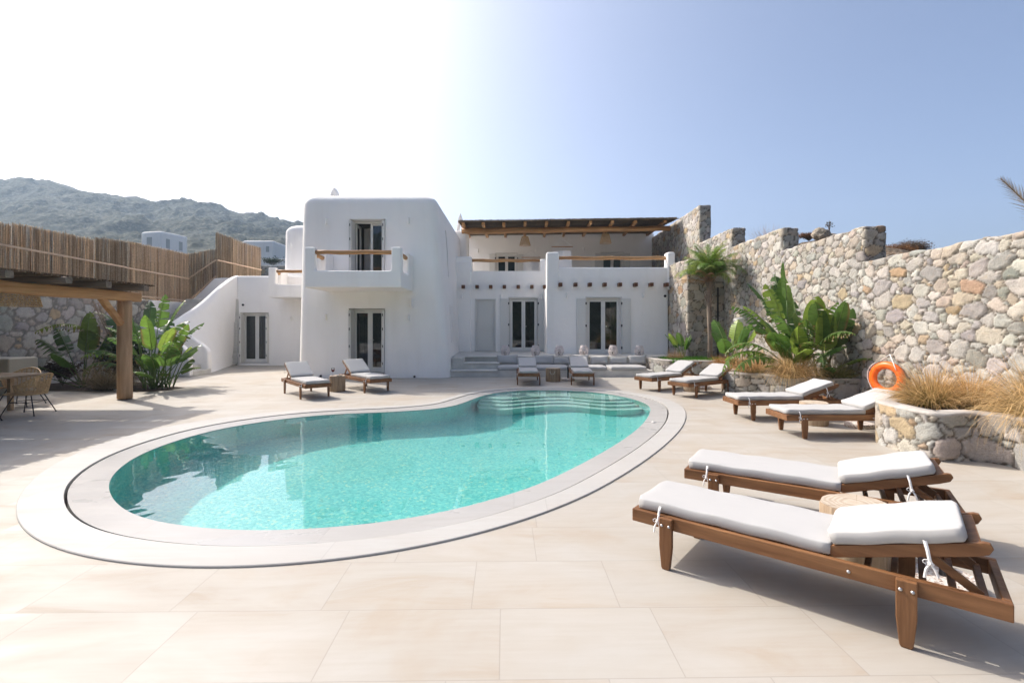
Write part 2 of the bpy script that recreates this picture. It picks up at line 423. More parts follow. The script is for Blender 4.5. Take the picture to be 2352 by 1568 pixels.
# the slot runs between the water line and the outer edge: keep the distances even
def nearest(Q, P):
    d = np.linalg.norm(P[None]-Q[:, None], axis=2); return d.argmin(1), d.min(1)
def outward(P):
    t = np.roll(P, -1, 0)-np.roll(P, 1, 0); n = np.stack([t[:, 1], -t[:, 0]], 1); n /= np.linalg.norm(n, axis=1)[:, None]
    a = .5*np.sum(P[:, 0]*np.roll(P[:, 1], -1)-np.roll(P[:, 0], -1)*P[:, 1])
    return n if a > 0 else -n
def ring_from(base, target, lo, hi, sm=25):
    _, d = nearest(base, target); d = np.clip(d, lo, hi)
    for _ in range(60): d = (d+np.roll(d, 1)+np.roll(d, -1))/3
    return smooth_loop(base+outward(base)*d[:, None], .5, sm), d
SL, ds = ring_from(WL, SL0, .26, .50)
OL, do = ring_from(WL, OL, .55, .95)
SLi = WL+outward(WL)*(ds-.012)[:, None]; SLo = WL+outward(WL)*(ds+.012)[:, None]
def band(mb, A, za, B, zb):
    n = len(A); v = [(p[0], p[1], za) for p in A]+[(p[0], p[1], zb) for p in B]
    f = [(i, (i+1) % n, n+(i+1) % n, n+i) for i in range(n)]
    mb.add(v, f)
area = .5*np.sum(WL[:, 0]*np.roll(WL[:, 1], -1)-np.roll(WL[:, 0], -1)*WL[:, 1])
def fixn(o, up=True):
    bm = bmesh.new(); bm.from_mesh(o.data); bmesh.ops.recalc_face_normals(bm, faces=bm.faces)
    s = sum(f.normal.z*f.calc_area() for f in bm.faces)
    if (s < 0) == up: bmesh.ops.reverse_faces(bm, faces=bm.faces)
    bm.to_mesh(o.data); bm.free()
def fill_between(name, outer, inner, z, m):
    bm = bmesh.new()
    for lp in (outer, inner):
        vs = [bm.verts.new((p[0], p[1], z)) for p in lp]
        for i in range(len(vs)): bm.edges.new((vs[i], vs[(i+1) % len(vs)]))
    bmesh.ops.triangle_fill(bm, use_beauty=True, edges=bm.edges[:], normal=(0, 0, 1))
    me = bpy.data.meshes.new(name); bm.to_mesh(me); bm.free()
    o = link(name, me, m)
    return o
rect = []
X0, X1, Y0, Y1 = -15.5, 9.5, -16.0, 26.0  # deck runs on unseen behind the camera, lengthened for its bounced light
OLd = WL+outward(WL)*(do-.03)[:, None]
deck = fill_between('pool_deck', [(X0, Y0), (X1, Y0), (X1, Y1), (X0, Y1)], OLd, 0.0, DECK)
tag(deck, kind='structure')
# coping: outer stone band, a real 3 cm step above the deck
cb = MB()
band(cb, SLo, -.14, SLo, .012); band(cb, SLo, .012, SLo+outward(WL)*.003, .015)
band(cb, SLo+outward(WL)*.003, .015, OL-outward(WL)*.006, .015)
band(cb, OL-outward(WL)*.006, .015, OL, .010); band(cb, OL, .010, OL, -.02); band(cb, OL, -.02, OLd-outward(WL)*.02, -.02)
pool = thing('swimming_pool', 'freeform turquoise swimming pool with white stone coping sunk in the deck', 'pool', (0, 0, 0))
cop = obj('coping', cb, COPING, pool); fixn(cop); cop.data.shade_smooth(); cop.data.set_sharp_from_angle(angle=R(40))
lb = MB()
band(lb, WL, -.004, SLi, .004); band(lb, SLi, .004, SLi, -.14); band(lb, WL, -.004, WL+(-outward(WL))*.0, -.02)
led = obj('overflow_ledge', lb, LEDGE, pool); fixn(led)
sb = MB(); band(sb, SLi-outward(WL)*.01, -.10, SLo+outward(WL)*.01, -.10); obj('overflow_slot', sb, SLOT, pool)
# basin: walls, curved foot and floor, steps at the far right
DEPTH = 1.25
pb = MB(); nI = -outward(WL); prev = WL; pz = -.02
for k, (ins, z) in enumerate([(0, -.5), (0, -1.0), (.04, -1.12), (.12, -1.21), (.25, -DEPTH)]):
    cur = smooth_loop(WL+nI*ins, .5, 2) if ins else WL
    band(pb, prev, pz, cur, z); prev = cur; pz = z
v = [(p[0], p[1], -DEPTH) for p in prev]; pb.add(v, [tuple(range(len(v)))])
basin = obj('basin', pb, MOSAIC, pool); fixn(basin)
def inside_loop(P, A):
    ins = np.zeros(len(P), bool); B = np.roll(A, -1, 0)
    for (ax, ay), (bx, by) in zip(A, B):
        c = ((ay > P[:,1]) != (by > P[:,1]))
        if not c.any(): continue
        xi = (bx-ax)*(P[:,1]-ay)/(by-ay+1e-12)+ax
        ins ^= c & (P[:,0] < xi)
    return ins
def waves(x, y):
    return .0030*(fbm(x*2.3, y*2.3+4, 3, 3)-.5)+.0012*(fbm(x*9, y*9, 9, 2)-.5)
def water_mesh():
    st = .045
    xs = np.arange(WL[:,0].min()-.1, WL[:,0].max()+.15, st); ys = np.arange(WL[:,1].min()-.1, WL[:,1].max()+.15, st)
    Xg, Yg = np.meshgrid(xs, ys); Z = waves(Xg, Yg)+WATER_Z
    P = np.stack([Xg.ravel(), Yg.ravel()], 1)
    ins = inside_loop(P, smooth_loop(WL+outward(WL)*.05, .5, 2)).reshape(Xg.shape)
    idx = -np.ones(Xg.shape, int)
    quad = ins[:-1,:-1]&ins[1:,:-1]&ins[:-1,1:]&ins[1:,1:]
    use = np.zeros_like(ins); use[:-1,:-1]|=quad; use[1:,:-1]|=quad; use[:-1,1:]|=quad; use[1:,1:]|=quad
    idx[use] = np.arange(use.sum())
    V = np.stack([Xg[use], Yg[use], Z[use]], 1)
    j, i = np.nonzero(quad)
    Fq = np.stack([idx[j,i], idx[j,i+1], idx[j+1,i+1], idx[j+1,i]], 1)
    me = bpy.data.meshes.new('pool_water'); me.from_pydata(V.tolist(), [], Fq.tolist()); me.shade_smooth()
    return me
def _water():
    m, nt = mat('pool_water')
    g = N(nt, 'ShaderNodeBsdfPrincipled'); g.inputs['Base Color'].default_value = (.86,.99,.98,1); g.inputs['Roughness'].default_value = 0
    g.inputs['IOR'].default_value = 1.333; g.inputs['Transmission Weight'].default_value = 1
    o = N(nt, 'ShaderNodeOutputMaterial'); L(nt, g.outputs[0], o.inputs[0])
    return m
WATER = _water()
wat = link('pool_water', water_mesh(), WATER); tag(wat, kind='structure')
wat.cycles.is_caustics_caster = True
basin.cycles.is_caustics_receiver = True
# steps inside the far end: four curved slabs, each clipped to the basin outline
EDGE = [(1100,937),(1123,938.7),(1156,941),(1210,936),(1264,932.5),(1308,933),(1362,939),(1405,942),(1459,940.5),(1492,936),(1520,932)]
def step_curve(k):
    out = []
    for a, b in EDGE:
        x, y = G(a, b, WATER_Z); s = 1+.78/y
        out.append((x*s, y*s+.27*k))
    return [(p.x, p.y) for p in open_spline([(a, b, 0) for a, b in out], 60)]
stp = MB()
for k, z in enumerate((-.72, -.54, -.36, -.18)):
    c = step_curve(k)
    poly = c+[(c[-1][0]+.6, 13.2), (c[0][0]-.6, 13.2)]
    stp.prism(poly, -DEPTH-.05-.001*k, z)
sto = obj('entry_steps', stp, MOSAIC_SHALLOW, pool); fixn(sto); sto.cycles.is_caustics_receiver = True
# square main drain on the floor, wall lights and a skimmer button
dx, dy = -1.95, 4.35
db = MB(); db.box(dx-.2, dx+.2, dy-.2, dy+.2, -DEPTH-.01, -DEPTH+.015)
obj('floor_drain', db, m_plain('teal_drain', (.10,.30,.31), .6), pool).cycles.is_caustics_receiver = True
RIMW = m_plain('pool_light_rim', (.30,.66,.62), .4)
for a, b in ((1075, 982), (785, 1002), (620, 1006)):
    # on the back wall of the basin under the water line
    tgt = np.array(G(a, 950, WATER_Z)); i = np.argmin(np.hypot(*(WL-tgt).T)+np.where(WL[:, 1] < 6.5, 9, 0))
    p = WL[i]; n = -outward(WL)[i]
    lb2 = MB(); u = Vector((-n[1], n[0], 0)); c0 = Vector((p[0]+n[0]*.012, p[1]+n[1]*.012, -.62))
    pts = [c0+u*.13*math.cos(t)+Vector((0,0,.13*math.sin(t))) for t in np.linspace(0, 2*math.pi, 22)]
    lb2.tube(pts, .014, 6); obj('underwater_light', lb2, RIMW, pool, smooth=True)
x, y = G(1620*.35+784+60, 995); 
nb = MB(); xb, yb = G(1501, 970); nb.lathe([(.0, 0), (.035, 0), (.032, .01), (0, .014)], 14, xb, yb, .004)
obj('ledge_nozzle', nb, WHITE_PAINT, pool, smooth=True)
# ================================================================ the villa
villa = thing('white_villa', 'white plastered two storey villa with rounded corners, a tower block, balconies and timber beam ends', 'house', (0, 0, 0))
def rounded_rect(x0, x1, y0, y1, r, n=6, skew=None):
    pts = []
    for cx, cy, a0 in ((x1-r, y0+r, -90), (x1-r, y1-r, 0), (x0+r, y1-r, 90), (x0+r, y0+r, 180)):
        for k in range(n+1):
            a = R(a0+90*k/n); pts.append((cx+r*math.cos(a), cy+r*math.sin(a)))
    return pts
def block(b, x0, x1, y0, y1, z0, z1, r=.22, rt=.2, batter=0, n=6, wob=.006):
    """rounded plaster block with a soft top edge; batter leans the walls in"""
    H = [z0, z0+.12]+list(np.linspace(z0+.4, z1-rt, 8))+[z1-rt*(1-math.sin(R(a))) for a in (18, 36, 54, 72, 90)]
    rings = []
    for z in H:
        t = (z-z0)/(z1-z0); ins = batter*t
        if z > z1-rt: ins += rt*(1-math.cos(math.asin(min(1, max(0, (z-(z1-rt))/rt)))))
        rr = max(r-ins*.2, .03)
        ring = rounded_rect(x0+ins, x1-ins, y0+ins, y1-ins, rr, n)
        rings.append([(px+wob*math.sin(3.1*py+2*z), py+wob*math.sin(2.3*px+1.7*z), z) for px, py in ring])
    m = len(rings[0]); v = [p for r_ in rings for p in r_]
    f = [(i*m+k, i*m+(k+1) % m, (i+1)*m+(k+1) % m, (i+1)*m+k) for i in range(len(rings)-1) for k in range(m)]
    f += [tuple(range(m-1, -1, -1)), tuple((len(rings)-1)*m+k for k in range(m))]
    b.add(v, f); return b
def smoothobj(o, a=42):
    o.data.shade_smooth(); o.data.set_sharp_from_angle(angle=R(a)); return o

# ---- tower: own loft because its right wall flares at the foot
def tower():
    b = MB(); H = [0, .3, .7, 1.2, 2, 3, 4, 5, 5.45]+[5.45+.33*math.sin(R(a)) for a in (15, 30, 45, 60, 75, 90)]
    rings = []
    for z in H:
        t = min(z/5.5, 1); fl = (1-t)**1.6
        tin = 0 if z <= 5.45 else .33*(1-math.cos(math.asin(min(1, (z-5.45)/.33))))
        xl = -6.74+.07*t+tin; xrf = -2.37+.42*(1-t)**1.15-tin; xrb = -2.34+.08*fl-tin; y0 = 15.05+.16*t+tin; y1 = 22.2-tin
        r = .34; n = 7; ring = []
        base = rounded_rect(0, 1, 0, 1, .0001, n)
        for cx, cy, a0, X, Y in ((0,0,-90, xrf, y0), (0,0,0, xrb, y1), (0,0,90, xl, y1), (0,0,180, xl, y0)):
            sx = 1 if X > -4.5 else -1; sy = 1 if Y > 18 else -1
            for k in range(n+1):
                a = R(a0+90*k/n); ring.append((X-sx*r+r*math.cos(a), Y-sy*r+r*math.sin(a)))
        rings.append([(p[0]+.008*math.sin(2*p[1]+z), p[1]+.010*math.sin(1.7*p[0]+1.3*z), z) for p in ring])
    m = len(rings[0]); v = [p for r_ in rings for p in r_]
    f = [(i*m+k, i*m+(k+1) % m, (i+1)*m+(k+1) % m, (i+1)*m+k) for i in range(len(rings)-1) for k in range(m)]
    f += [tuple(range(m-1, -1, -1)), tuple((len(rings)-1)*m+k for k in range(m))]
    b.add(v, f); return b
tw = obj('tower_wall', tower(), PLASTER, villa)
def opening(px0, px1, ytop, ybot, Y):
    (x0, z1) = XZ(px0, ytop, Y); (x1, z0) = XZ(px1, ybot, Y); return x0, x1, z0, z1
OG = opening(801.5, 884.6, 708, 857.5, 15.12); OU = opening(802.5, 885, 503, 655, 15.2)
OU = (OU[0], OU[1], 2.95, OU[3])
cut = MB()
for o_ in (OG, OU): cut.box(o_[0], o_[1], 14.5, 15.12+1.6, o_[2], o_[3])
# slit niches in the right wall
cut.box(-2.60, -1.6, 17.0, 17.22, 3.35, 5.0)
cut2 = [(16.6, 16.72), (17.35, 17.47), (18.15, 18.27)]
for a, c in cut2: cut.box(-2.5, -1.5, a, c, 1.05, 2.35)
carve(tw, cut); smoothobj(tw)
nb = MB()
for a, c, z0, z1 in [(17.0, 17.22, 3.35, 5.0)]+[(a, c, 1.05, 2.35) for a, c in cut2]:
    nb.box(-2.78, -2.505, a-.01, c+.01, z0-.01, z1+.01)

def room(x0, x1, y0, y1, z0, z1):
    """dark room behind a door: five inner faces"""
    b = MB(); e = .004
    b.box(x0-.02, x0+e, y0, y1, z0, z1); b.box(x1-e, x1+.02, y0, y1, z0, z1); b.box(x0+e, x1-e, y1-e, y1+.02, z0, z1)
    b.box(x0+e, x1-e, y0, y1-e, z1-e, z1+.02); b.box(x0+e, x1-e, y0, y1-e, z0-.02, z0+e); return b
SHUT = WHITE_PAINT
def shutter_panel(b, x0, x1, y, z0, z1, t=.03, npan=3):
    """panelled shutter leaf lying in the x-z plane, outer face at y"""
    b.box(x0, x1, y, y+t, z0, z1)
    w = x1-x0; e = w*.22; h = (z1-z0-.06)/npan
    for k in range(npan):
        za = z0+.03+h*k+.05; zb = z0+.03+h*(k+1)-.05
        for (a, c, d, f_) in ((x0+e, x1-e, za, za+.018), (x0+e, x1-e, zb-.018, zb), (x0+e, x0+e+.018, za, zb), (x1-e-.018, x1-e, za, zb)):
            b.box(a, c, y-.008, y, d, f_)
def french_door(x0, x1, Y, z0, z1, rec, style, gl=(True, True), curtain=None, open_left=False, roomd=1.35, shw=.27, nopart=False):
    """double glazed door in an opening; Y = outer wall plane, rec = how deep it sits"""
    yf = Y+rec; cx = (x0+x1)/2
    d = MB(); fw = .055
    # fixed frame
    d.box(x0+.01, x0+fw, yf, yf+.07, z0, z1-.01); d.box(x1-fw, x1-.01, yf, yf+.07, z0, z1-.01)
    d.box(x0+fw, x1-fw, yf, yf+.07, z1-fw-.02, z1-.01); d.box(x0+fw, x1-fw, yf, yf+.075, z0, z0+.03)
    door = obj('french_door', d, WHITE_PAINT, villa, bevel=.004)
    zt = z1-fw-.025; zb = z0+.034
    for s, (a, c) in enumerate(((x0+fw+.004, cx-.002), (cx+.002, x1-fw-.004))):
        st = .075; l = MB()
        if s == 0 and open_left:
            # leaf swung inwards against the side wall
            l.box(a, a+.045, yf+.09, yf+.09+st, zb, zt); l.box(a, a+.045, yf+.09+.48-st, yf+.09+.48, zb, zt)
            l.box(a, a+.045, yf+.09+st, yf+.09+.48-st, zt-st, zt); l.box(a, a+.045, yf+.09+st, yf+.09+.48-st, zb, zb+.12)
            obj('door_leaf', l, WHITE_PAINT, door, bevel=.003); continue
        y0 = yf+.012; y1 = yf+.055
        l.box(a, a+st, y0, y1, zb, zt); l.box(c-st, c, y0, y1, zb, zt)
        l.box(a+st, c-st, y0, y1, zt-st*.8, zt); l.box(a+st, c-st, y0, y1, zb, zb+.115)
        obj('door_leaf', l, WHITE_PAINT, door, bevel=.003)
        g = MB(); g.box(a+st-.004, c-st+.004, yf+.031, yf+.037, zb+.11, zt-st*.8+.004); obj('glass_pane', g, GLASS, door)
    h = MB(); h.bar((cx+.03, yf+.0, z0+1.02), (cx+.03, yf-.04, z0+1.02), .02, .02); h.bar((cx+.03, yf-.04, z0+1.02), (cx+.13, yf-.04, z0+1.02), .018, .018)
    obj('handle', h, SILVER, door)
    if curtain:
        for (a, c) in curtain:
            n = 26; P = []
            for zz in (z0+.03, z1-.08):
                P.append([(a+(c-a)*k/n, yf+.20+.03*math.sin(k*1.75)+.01*math.sin(k*.7), zz) for k in range(n+1)])
            cb = MB(); cb.grid(P); obj('curtain', cb, CURTAIN, door, smooth=True)
    r = obj('shade_liner', room(x0, x1, yf+.071, yf+roomd, z0, z1), ROOM_SHADE, door)
    if style == 'folded':
        for sgn, xx in ((1, x0), (-1, x1)):
            for k, off_ in enumerate((.010, .052)):
                b = MB(); xa = xx+sgn*off_; xb2 = xa+sgn*.036
                b.box(min(xa, xb2), max(xa, xb2), Y-.10+.012*k, yf-.02, z0+.03, z1-.06)
                obj('shutter', b, SHUT, door, bevel=.004)
            for q in (.14, .42, .7, .93):
                hb = MB(); zc = z0+.03+(z1-z0-.1)*q; hb.box(xx+sgn*.05-.012, xx+sgn*.05+.012, Y-.108, Y-.095, zc-.04, zc+.04)
                obj('hinge', hb, STEEL, door)
    elif style == 'flat':
        for sgn, xx in ((-1, x0), (1, x1)):
            a, c = sorted((xx+sgn*.045, xx+sgn*(.045+shw)))
            b = MB(); shutter_panel(b, a, c, Y-.05, z0+.02, z1-.03); obj('shutter', b, SHUT, door, bevel=.003)
            for q in (.1, .5, .9):
                hb = MB(); zc = z0+(z1-z0)*q; hb.box(min(xx, xx+sgn*.045), max(xx, xx+sgn*.045)+.005, Y-.055, Y-.02, zc-.045, zc+.045)
                obj('hinge', hb, STEEL, door)
        # plaster-side casing
        b = MB(); b.box(x0-.04, x0-.002, Y-.022, Y+.01, z0, z1+.05); b.box(x1+.002, x1+.04, Y-.022, Y+.01, z0, z1+.05); b.box(x0-.002, x1+.002, Y-.022, Y+.01, z1, z1+.05)
        obj('casing', b, WHITE_PAINT, door, bevel=.003)
    return door
french_door(OG[0], OG[1], 15.10, OG[2]+.02, OG[3], .34, 'folded', curtain=[(OG[0]+.15, OG[0]+.33)])
french_door(OU[0], OU[1], 15.19, OU[2]+.02, OU[3], .34, 'folded', open_left=True, curtain=[(OU[1]-.5, OU[1]-.12)])
th = MB(); th.box(OG[0]+.002, OG[1]-.002, 15.06, 15.43, OG[2]-.03, OG[2]+.014); obj('threshold', th, STEPSTONE, villa, bevel=.004)

# ---- balcony of the tower
def balcony(x0, x1, yf, yb, z0, z1, zp, pw, rw_front, name='balcony', right=True):
    b = MB(); t = .2
    b.box(x0, x1, yf, yb, z0, z0+.16)                                   # slab
    b.box(x0, x1, yf, yf+t, z0+.16, z1); b.box(x0, x0+t, yf+t, yb, z0+.16, z1); b.box(x1-t, x1, yf+t, yb, z0+.16, z1)
    b.box(x0, x0+pw, yf, yf+t, z1, zp); b.box(x1-pw, x1, yf, yf+t, z1, zp)
    b.box(x0, x0+t, yf+t, yf+t+.10, z1, zp); b.box(x1-t, x1, yf+t, yf+t+.10, z1, zp)
    b.box(x0, x0+t, yb-.62, yb, z1, zp); b.box(x1-t, x1, yb-.62, yb, z1, zp)
    o = obj(name, b, PLASTER, villa)
    # melt the pieces into one softly rounded body
    rm = o.modifiers.new('r', 'REMESH'); rm.mode = 'VOXEL'; rm.voxel_size = .03; rm.use_smooth_shade = True
    sm = o.modifiers.new('s', 'SMOOTH'); sm.factor = .8; sm.iterations = 5
    for (pa, pb_) in (((x0+pw-.05, yf+t/2, zp-.14), (x1-pw+.05, yf+t/2, zp-.14)),
                      ((x0+t/2, yf+t+.02, zp-.16), (x0+t/2, yb-.58, zp-.16)), ((x1-t/2, yf+t+.02, zp-.16), (x1-t/2, yb-.58, zp-.16))):
        r = MB(); a = Vector(pa); c = Vector(pb_)
        r.tube([a+(c-a)*k/6+Vector((0, 0, .008*math.sin(k*2))) for k in range(7)], [.062-.003*math.sin(k*1.9) for k in range(7)], 10)
        obj('balcony_rail', r, WOOD_BEAM if abs(c.x-a.x) > .5 else WOOD_BEAMY, o, smooth=True, auto=None)
    return o
balcony(-5.80, -3.10, 13.5, 15.16, 2.69, 3.17, 3.83, .28, None)
balcony(-9.49, -7.1, 18.8, 20.1, 2.73, 3.24, 3.90, .30, None)

# ---- left wing, rear block, stair walls
lw = MB(); block(lw, -11.45, -6.5, 20.0, 26.0, -.05, 3.70, .16, .08, 0)
lwo = obj('left_wing_wall', lw, PLASTER, villa)
OL_ = opening(551, 617, 717.6, 834, 20.0)
cut = MB(); cut.box(OL_[0], OL_[1], 19.5, 21.6, OL_[2], OL_[3]); carve(lwo, cut); smoothobj(lwo)
french_door(OL_[0], OL_[1], 20.0, OL_[2]+.02, OL_[3], .22, 'folded', curtain=[(OL_[1]-.42, OL_[1]-.1)])
lv = MB(); xa, za = XZ(531.5, 740, 19.98); xb_, zb_ = XZ(546, 836, 19.98)
lv.box(xa, xa+.03, 19.955, 19.995, zb_, za); lv.box(xb_-.03, xb_, 19.955, 19.995, zb_, za); lv.box(xa, xb_, 19.955, 19.995, za-.03, za); lv.box(xa, xb_, 19.955, 19.995, zb_, zb_+.06)
for k in range(26):
    z = zb_+.07+(za-zb_-.11)*k/26; lv.box(xa+.03, xb_-.03, 19.965, 19.985, z, z+.032, Matrix.Rotation(0, 4, 'X'))
obj('louvred_shutter', lv, WHITE_PAINT, villa)
rb = MB(); block(rb, -10.15, -6.3, 21.2, 27.0, 2.0, 6.10, .45, .35, .05); smoothobj(obj('rear_block_wall', rb, PLASTER, villa))
rb = MB(); block(rb, -3.5, -2.06, 22.25, 23.3, 3.0, 6.02, .12, .12, 0); smoothobj(obj('rear_parapet_wall', rb, PLASTER, villa))

# ---- porch facades and the upper terrace
OD1 = opening(1169.6, 1235, 684.5, 807.6, 20.0); OD2 = opening(1347, 1426, 684, 811, 18.3); OD0 = opening(1091, 1139, 686, 808, 20.0)
fl = MB(); fl.box(-2.6, 1.45, 20.0, 26.1, 0, 3.90); flo = obj('porch_wall', fl, PLASTER, villa, bevel=0)
cut = MB(); cut.box(OD1[0], OD1[1], 19, 21.6, .58, OD1[3]); cut.box(OD0[0], OD0[1], 19, 20.14, .58, OD0[3]); cut.box(-2.0, 1.25, 20.3, 27, 3.08, 5)
carve(flo, cut); smoothobj(flo, 30)
fr = MB(); block(fr, 1.31, 5.92, 18.3, 26.1, 0, 3.845, .05, .05, 0, 3, .003); fro = obj('porch_wall', fr, PLASTER, villa)
cut = MB(); cut.box(OD2[0], OD2[1], 17.5, 19.9, .58, OD2[3]); cut.box(1.0, 5.72, 18.6, 27, 3.08, 5); carve(fro, cut); smoothobj(fro, 30)
for q in ((-2.35, -1.67, 19.98, 20.5, 3.0, 4.50), (1.16, 1.40, 20.0, 20.4, 3.0, 4.40), (1.31, 1.78, 18.28, 18.72, 3.0, 4.42), (5.88, 6.16, 18.25, 18.7, 3.0, 4.42)):
    pp = MB(); block(pp, *q, .06, .06, 0, 4, .003); smoothobj(obj('parapet_post', pp, PLASTER, villa))
# raised strip at the left of the porch wall, as in the photograph
ps = MB(); block(ps, -2.45, -1.70, 19.93, 20.3, .5, 4.3, .05, .05, 0, 4, .003); smoothobj(obj('wall_pilaster', ps, PLASTER, villa))
bw = MB(); bw.box(-2.6, 7.62, 26.0, 26.4, 2.9, 6.60)
bwo = obj('terrace_back_wall', bw, PLASTER, villa)
OW1 = opening(1139, 1188, 583, 640, 26.0); OW2 = opening(1381, 1432, 581, 640, 26.0)
cut = MB()
for o_ in (OW1, OW2): cut.box(o_[0], o_[1], 25, 27.4, 3.1, o_[3])
carve(bwo, cut)
for o_ in (OW1, OW2): french_door(o_[0], o_[1], 26.0, 3.1, o_[3], .08, 'flat', roomd=.9, shw=.3)
flr = MB(); flr.box(5.7, 7.36, 18.75, 26.0, 2.9, 3.08); obj('terrace_floor', flr, PLASTER, villa)
french_door(OD1[0], OD1[1], 20.0, .59, OD1[3], .1, 'flat', curtain=[(OD1[1]-.32, OD1[1]-.08)], shw=.33)
french_door(OD2[0], OD2[1], 18.3, .59, OD2[3], .1, 'flat', curtain=[(OD2[1]-.36, OD2[1]-.08)], shw=.33)
# panelled entrance door
e = MB(); x0, x1, z1 = OD0[0], OD0[1], OD0[3]
e.box(x0-.01, x0+.05, 19.985, 20.07, .58, z1); e.box(x1-.05, x1+.01, 19.985, 20.07, .58, z1); e.box(x0+.05, x1-.05, 19.985, 20.07, z1-.05, z1)
ed = obj('entrance_door', e, WHITE_PAINT, villa, bevel=.004)
l = MB(); a, c = x0+.055, x1-.055; l.box(a, c, 20.05, 20.09, .60, z1-.055)
for za, zb in ((.72, 1.42), (1.56, z1-.15)):
    for q in ((a+.09, c-.09, za, za+.025), (a+.09, c-.09, zb-.025, zb), (a+.09, a+.115, za+.025, zb-.025), (c-.115, c-.09, za+.025, zb-.025)):
        l.box(q[0], q[1], 20.038, 20.05, q[2], q[3])
l.box(a+.02, c-.02, 20.035, 20.05, 1.475, 1.50)
obj('door_leaf', l, m_plain('pale_grey_door', (.66,.655,.62), .5), ed, bevel=.003)
h = MB(); h.bar((c-.05, 20.05, 1.52), (c-.05, 20.0, 1.52), .02, .02); h.bar((c-.04, 20.0, 1.52), (c-.16, 20.0, 1.52), .02, .02); obj('handle', h, SILVER, ed)

# beam ends under the parapet
for px in (1064, 1095.7, 1127, 1158.4, 1190.3, 1221.5, 1251):
    x, z = XZ(px, 658.5, 19.85); b = MB(); b.box(x-.068, x+.068, 19.76, 20.1, z-.068, z+.068); obj('beam_end', b, WOOD_DARK, villa, bevel=.012)
for px in (1287.5, 1322, 1355, 1389, 1424, 1460, 1496, 1531):
    x, z = XZ(px, 653.6, 18.12); b = MB(); b.box(x-.064, x+.064, 18.02, 18.4, z-.068, z+.068); obj('beam_end', b, WOOD_DARK, villa, bevel=.012)
for (x0, x1, y, z) in ((-1.72, 1.2, 20.2, 4.36), (1.74, 5.92, 18.5, 4.22)):
    r = MB(); n = 12; r.tube([(x0+(x1-x0)*k/n, y, z+.012*math.sin(k*1.3)) for k in range(n+1)], [.068-.006*math.sin(k*2.1) for k in range(n+1)], 10)
    obj('terrace_rail', r, WOOD_BEAM, villa, smooth=True)
# half-round plaster wall lamps
def wall_lamp(px, py, Y, w=.075, h=.19):
    x, z = XZ(px, py, Y); b = MB(); pts = [(x-w/2, Y+.01)]+[(x-w/2*math.cos(R(a)), Y-.075*math.sin(R(a))-.012) for a in range(0, 181, 20)]+[(x+w/2, Y+.01)]
    b.prism(pts[::-1] if False else pts, z-h/2, z+h/2); o = obj('wall_lamp', b, PLASTER, villa, bevel=.004); fixn(o) if False else None
    return o
for q in ((749.4,509,15.18), (938.4,507.5,15.18), (748,728,15.08), (938,730,15.08), (669,563.5,21.25), (669,731,20.0), (1060.6,680,19.93), (1151.6,681,20.0),
          (1243,681,20.0), (1302,678,18.3), (1478,677.5,18.3), (1098,576,26.0), (1230,574,26.0), (1341,573,26.0)): wall_lamp(*q)
wall_lamp(946, 696.5, 15.1, .10, .26)
for px, py, Y, s in ((736.7,863,15.05,.035), (952,864.5,15.05,.035), (1527.6,679.6,18.28,.05), (558,700,19.98,.045)):
    x, z = XZ(px, py, Y); b = MB(); b.lathe([(0, 0), (s, 0), (s, .03), (s*.8, .05), (0, .055)], 12)
    M = Matrix.Translation((x, Y+.015, z)) @ Matrix.Rotation(R(90), 4, 'X'); b.v = [tuple(M @ Vector(p)) for p in b.v]
    obj('security_camera' if s > .04 else 'drain_hole', b, BLACK, villa, smooth=True)
# pointed chimneys with a leaf-shaped hole
def chimney(x, y, z0, h, w):
    b = MB(); prof = [(-w/2, 0), (w/2, 0), (w*.42, h*.45), (w*.22, h*.8), (0, h), (-w*.22, h*.8), (-w*.42, h*.45)]
    hole = [(-w*.10, h*.12), (w*.10, h*.12), (w*.12, h*.4), (0, h*.68), (-w*.12, h*.4)]
    M = Matrix(((1,0,0,x),(0,0,1,y),(0,1,0,z0),(0,0,0,1)))
    b.prism(prof[::-1], -w*.35, w*.35, M)
    o = obj('chimney', b, PLASTER, villa)
    bm = bmesh.new(); bm.from_mesh(o.data); bmesh.ops.recalc_face_normals(bm, faces=bm.faces); bm.to_mesh(o.data); bm.free()
    c = MB(); c.prism(hole[::-1], -w, w, M)
    carve(o, c)
    bv = o.modifiers.new('b', 'BEVEL'); bv.width = .03; bv.segments = 3; bv.limit_method = 'ANGLE'
chimney(-6.22, 17.0, 5.70, .78, .42); chimney(-2.56, 24.0, 5.9, 1.32, .42)

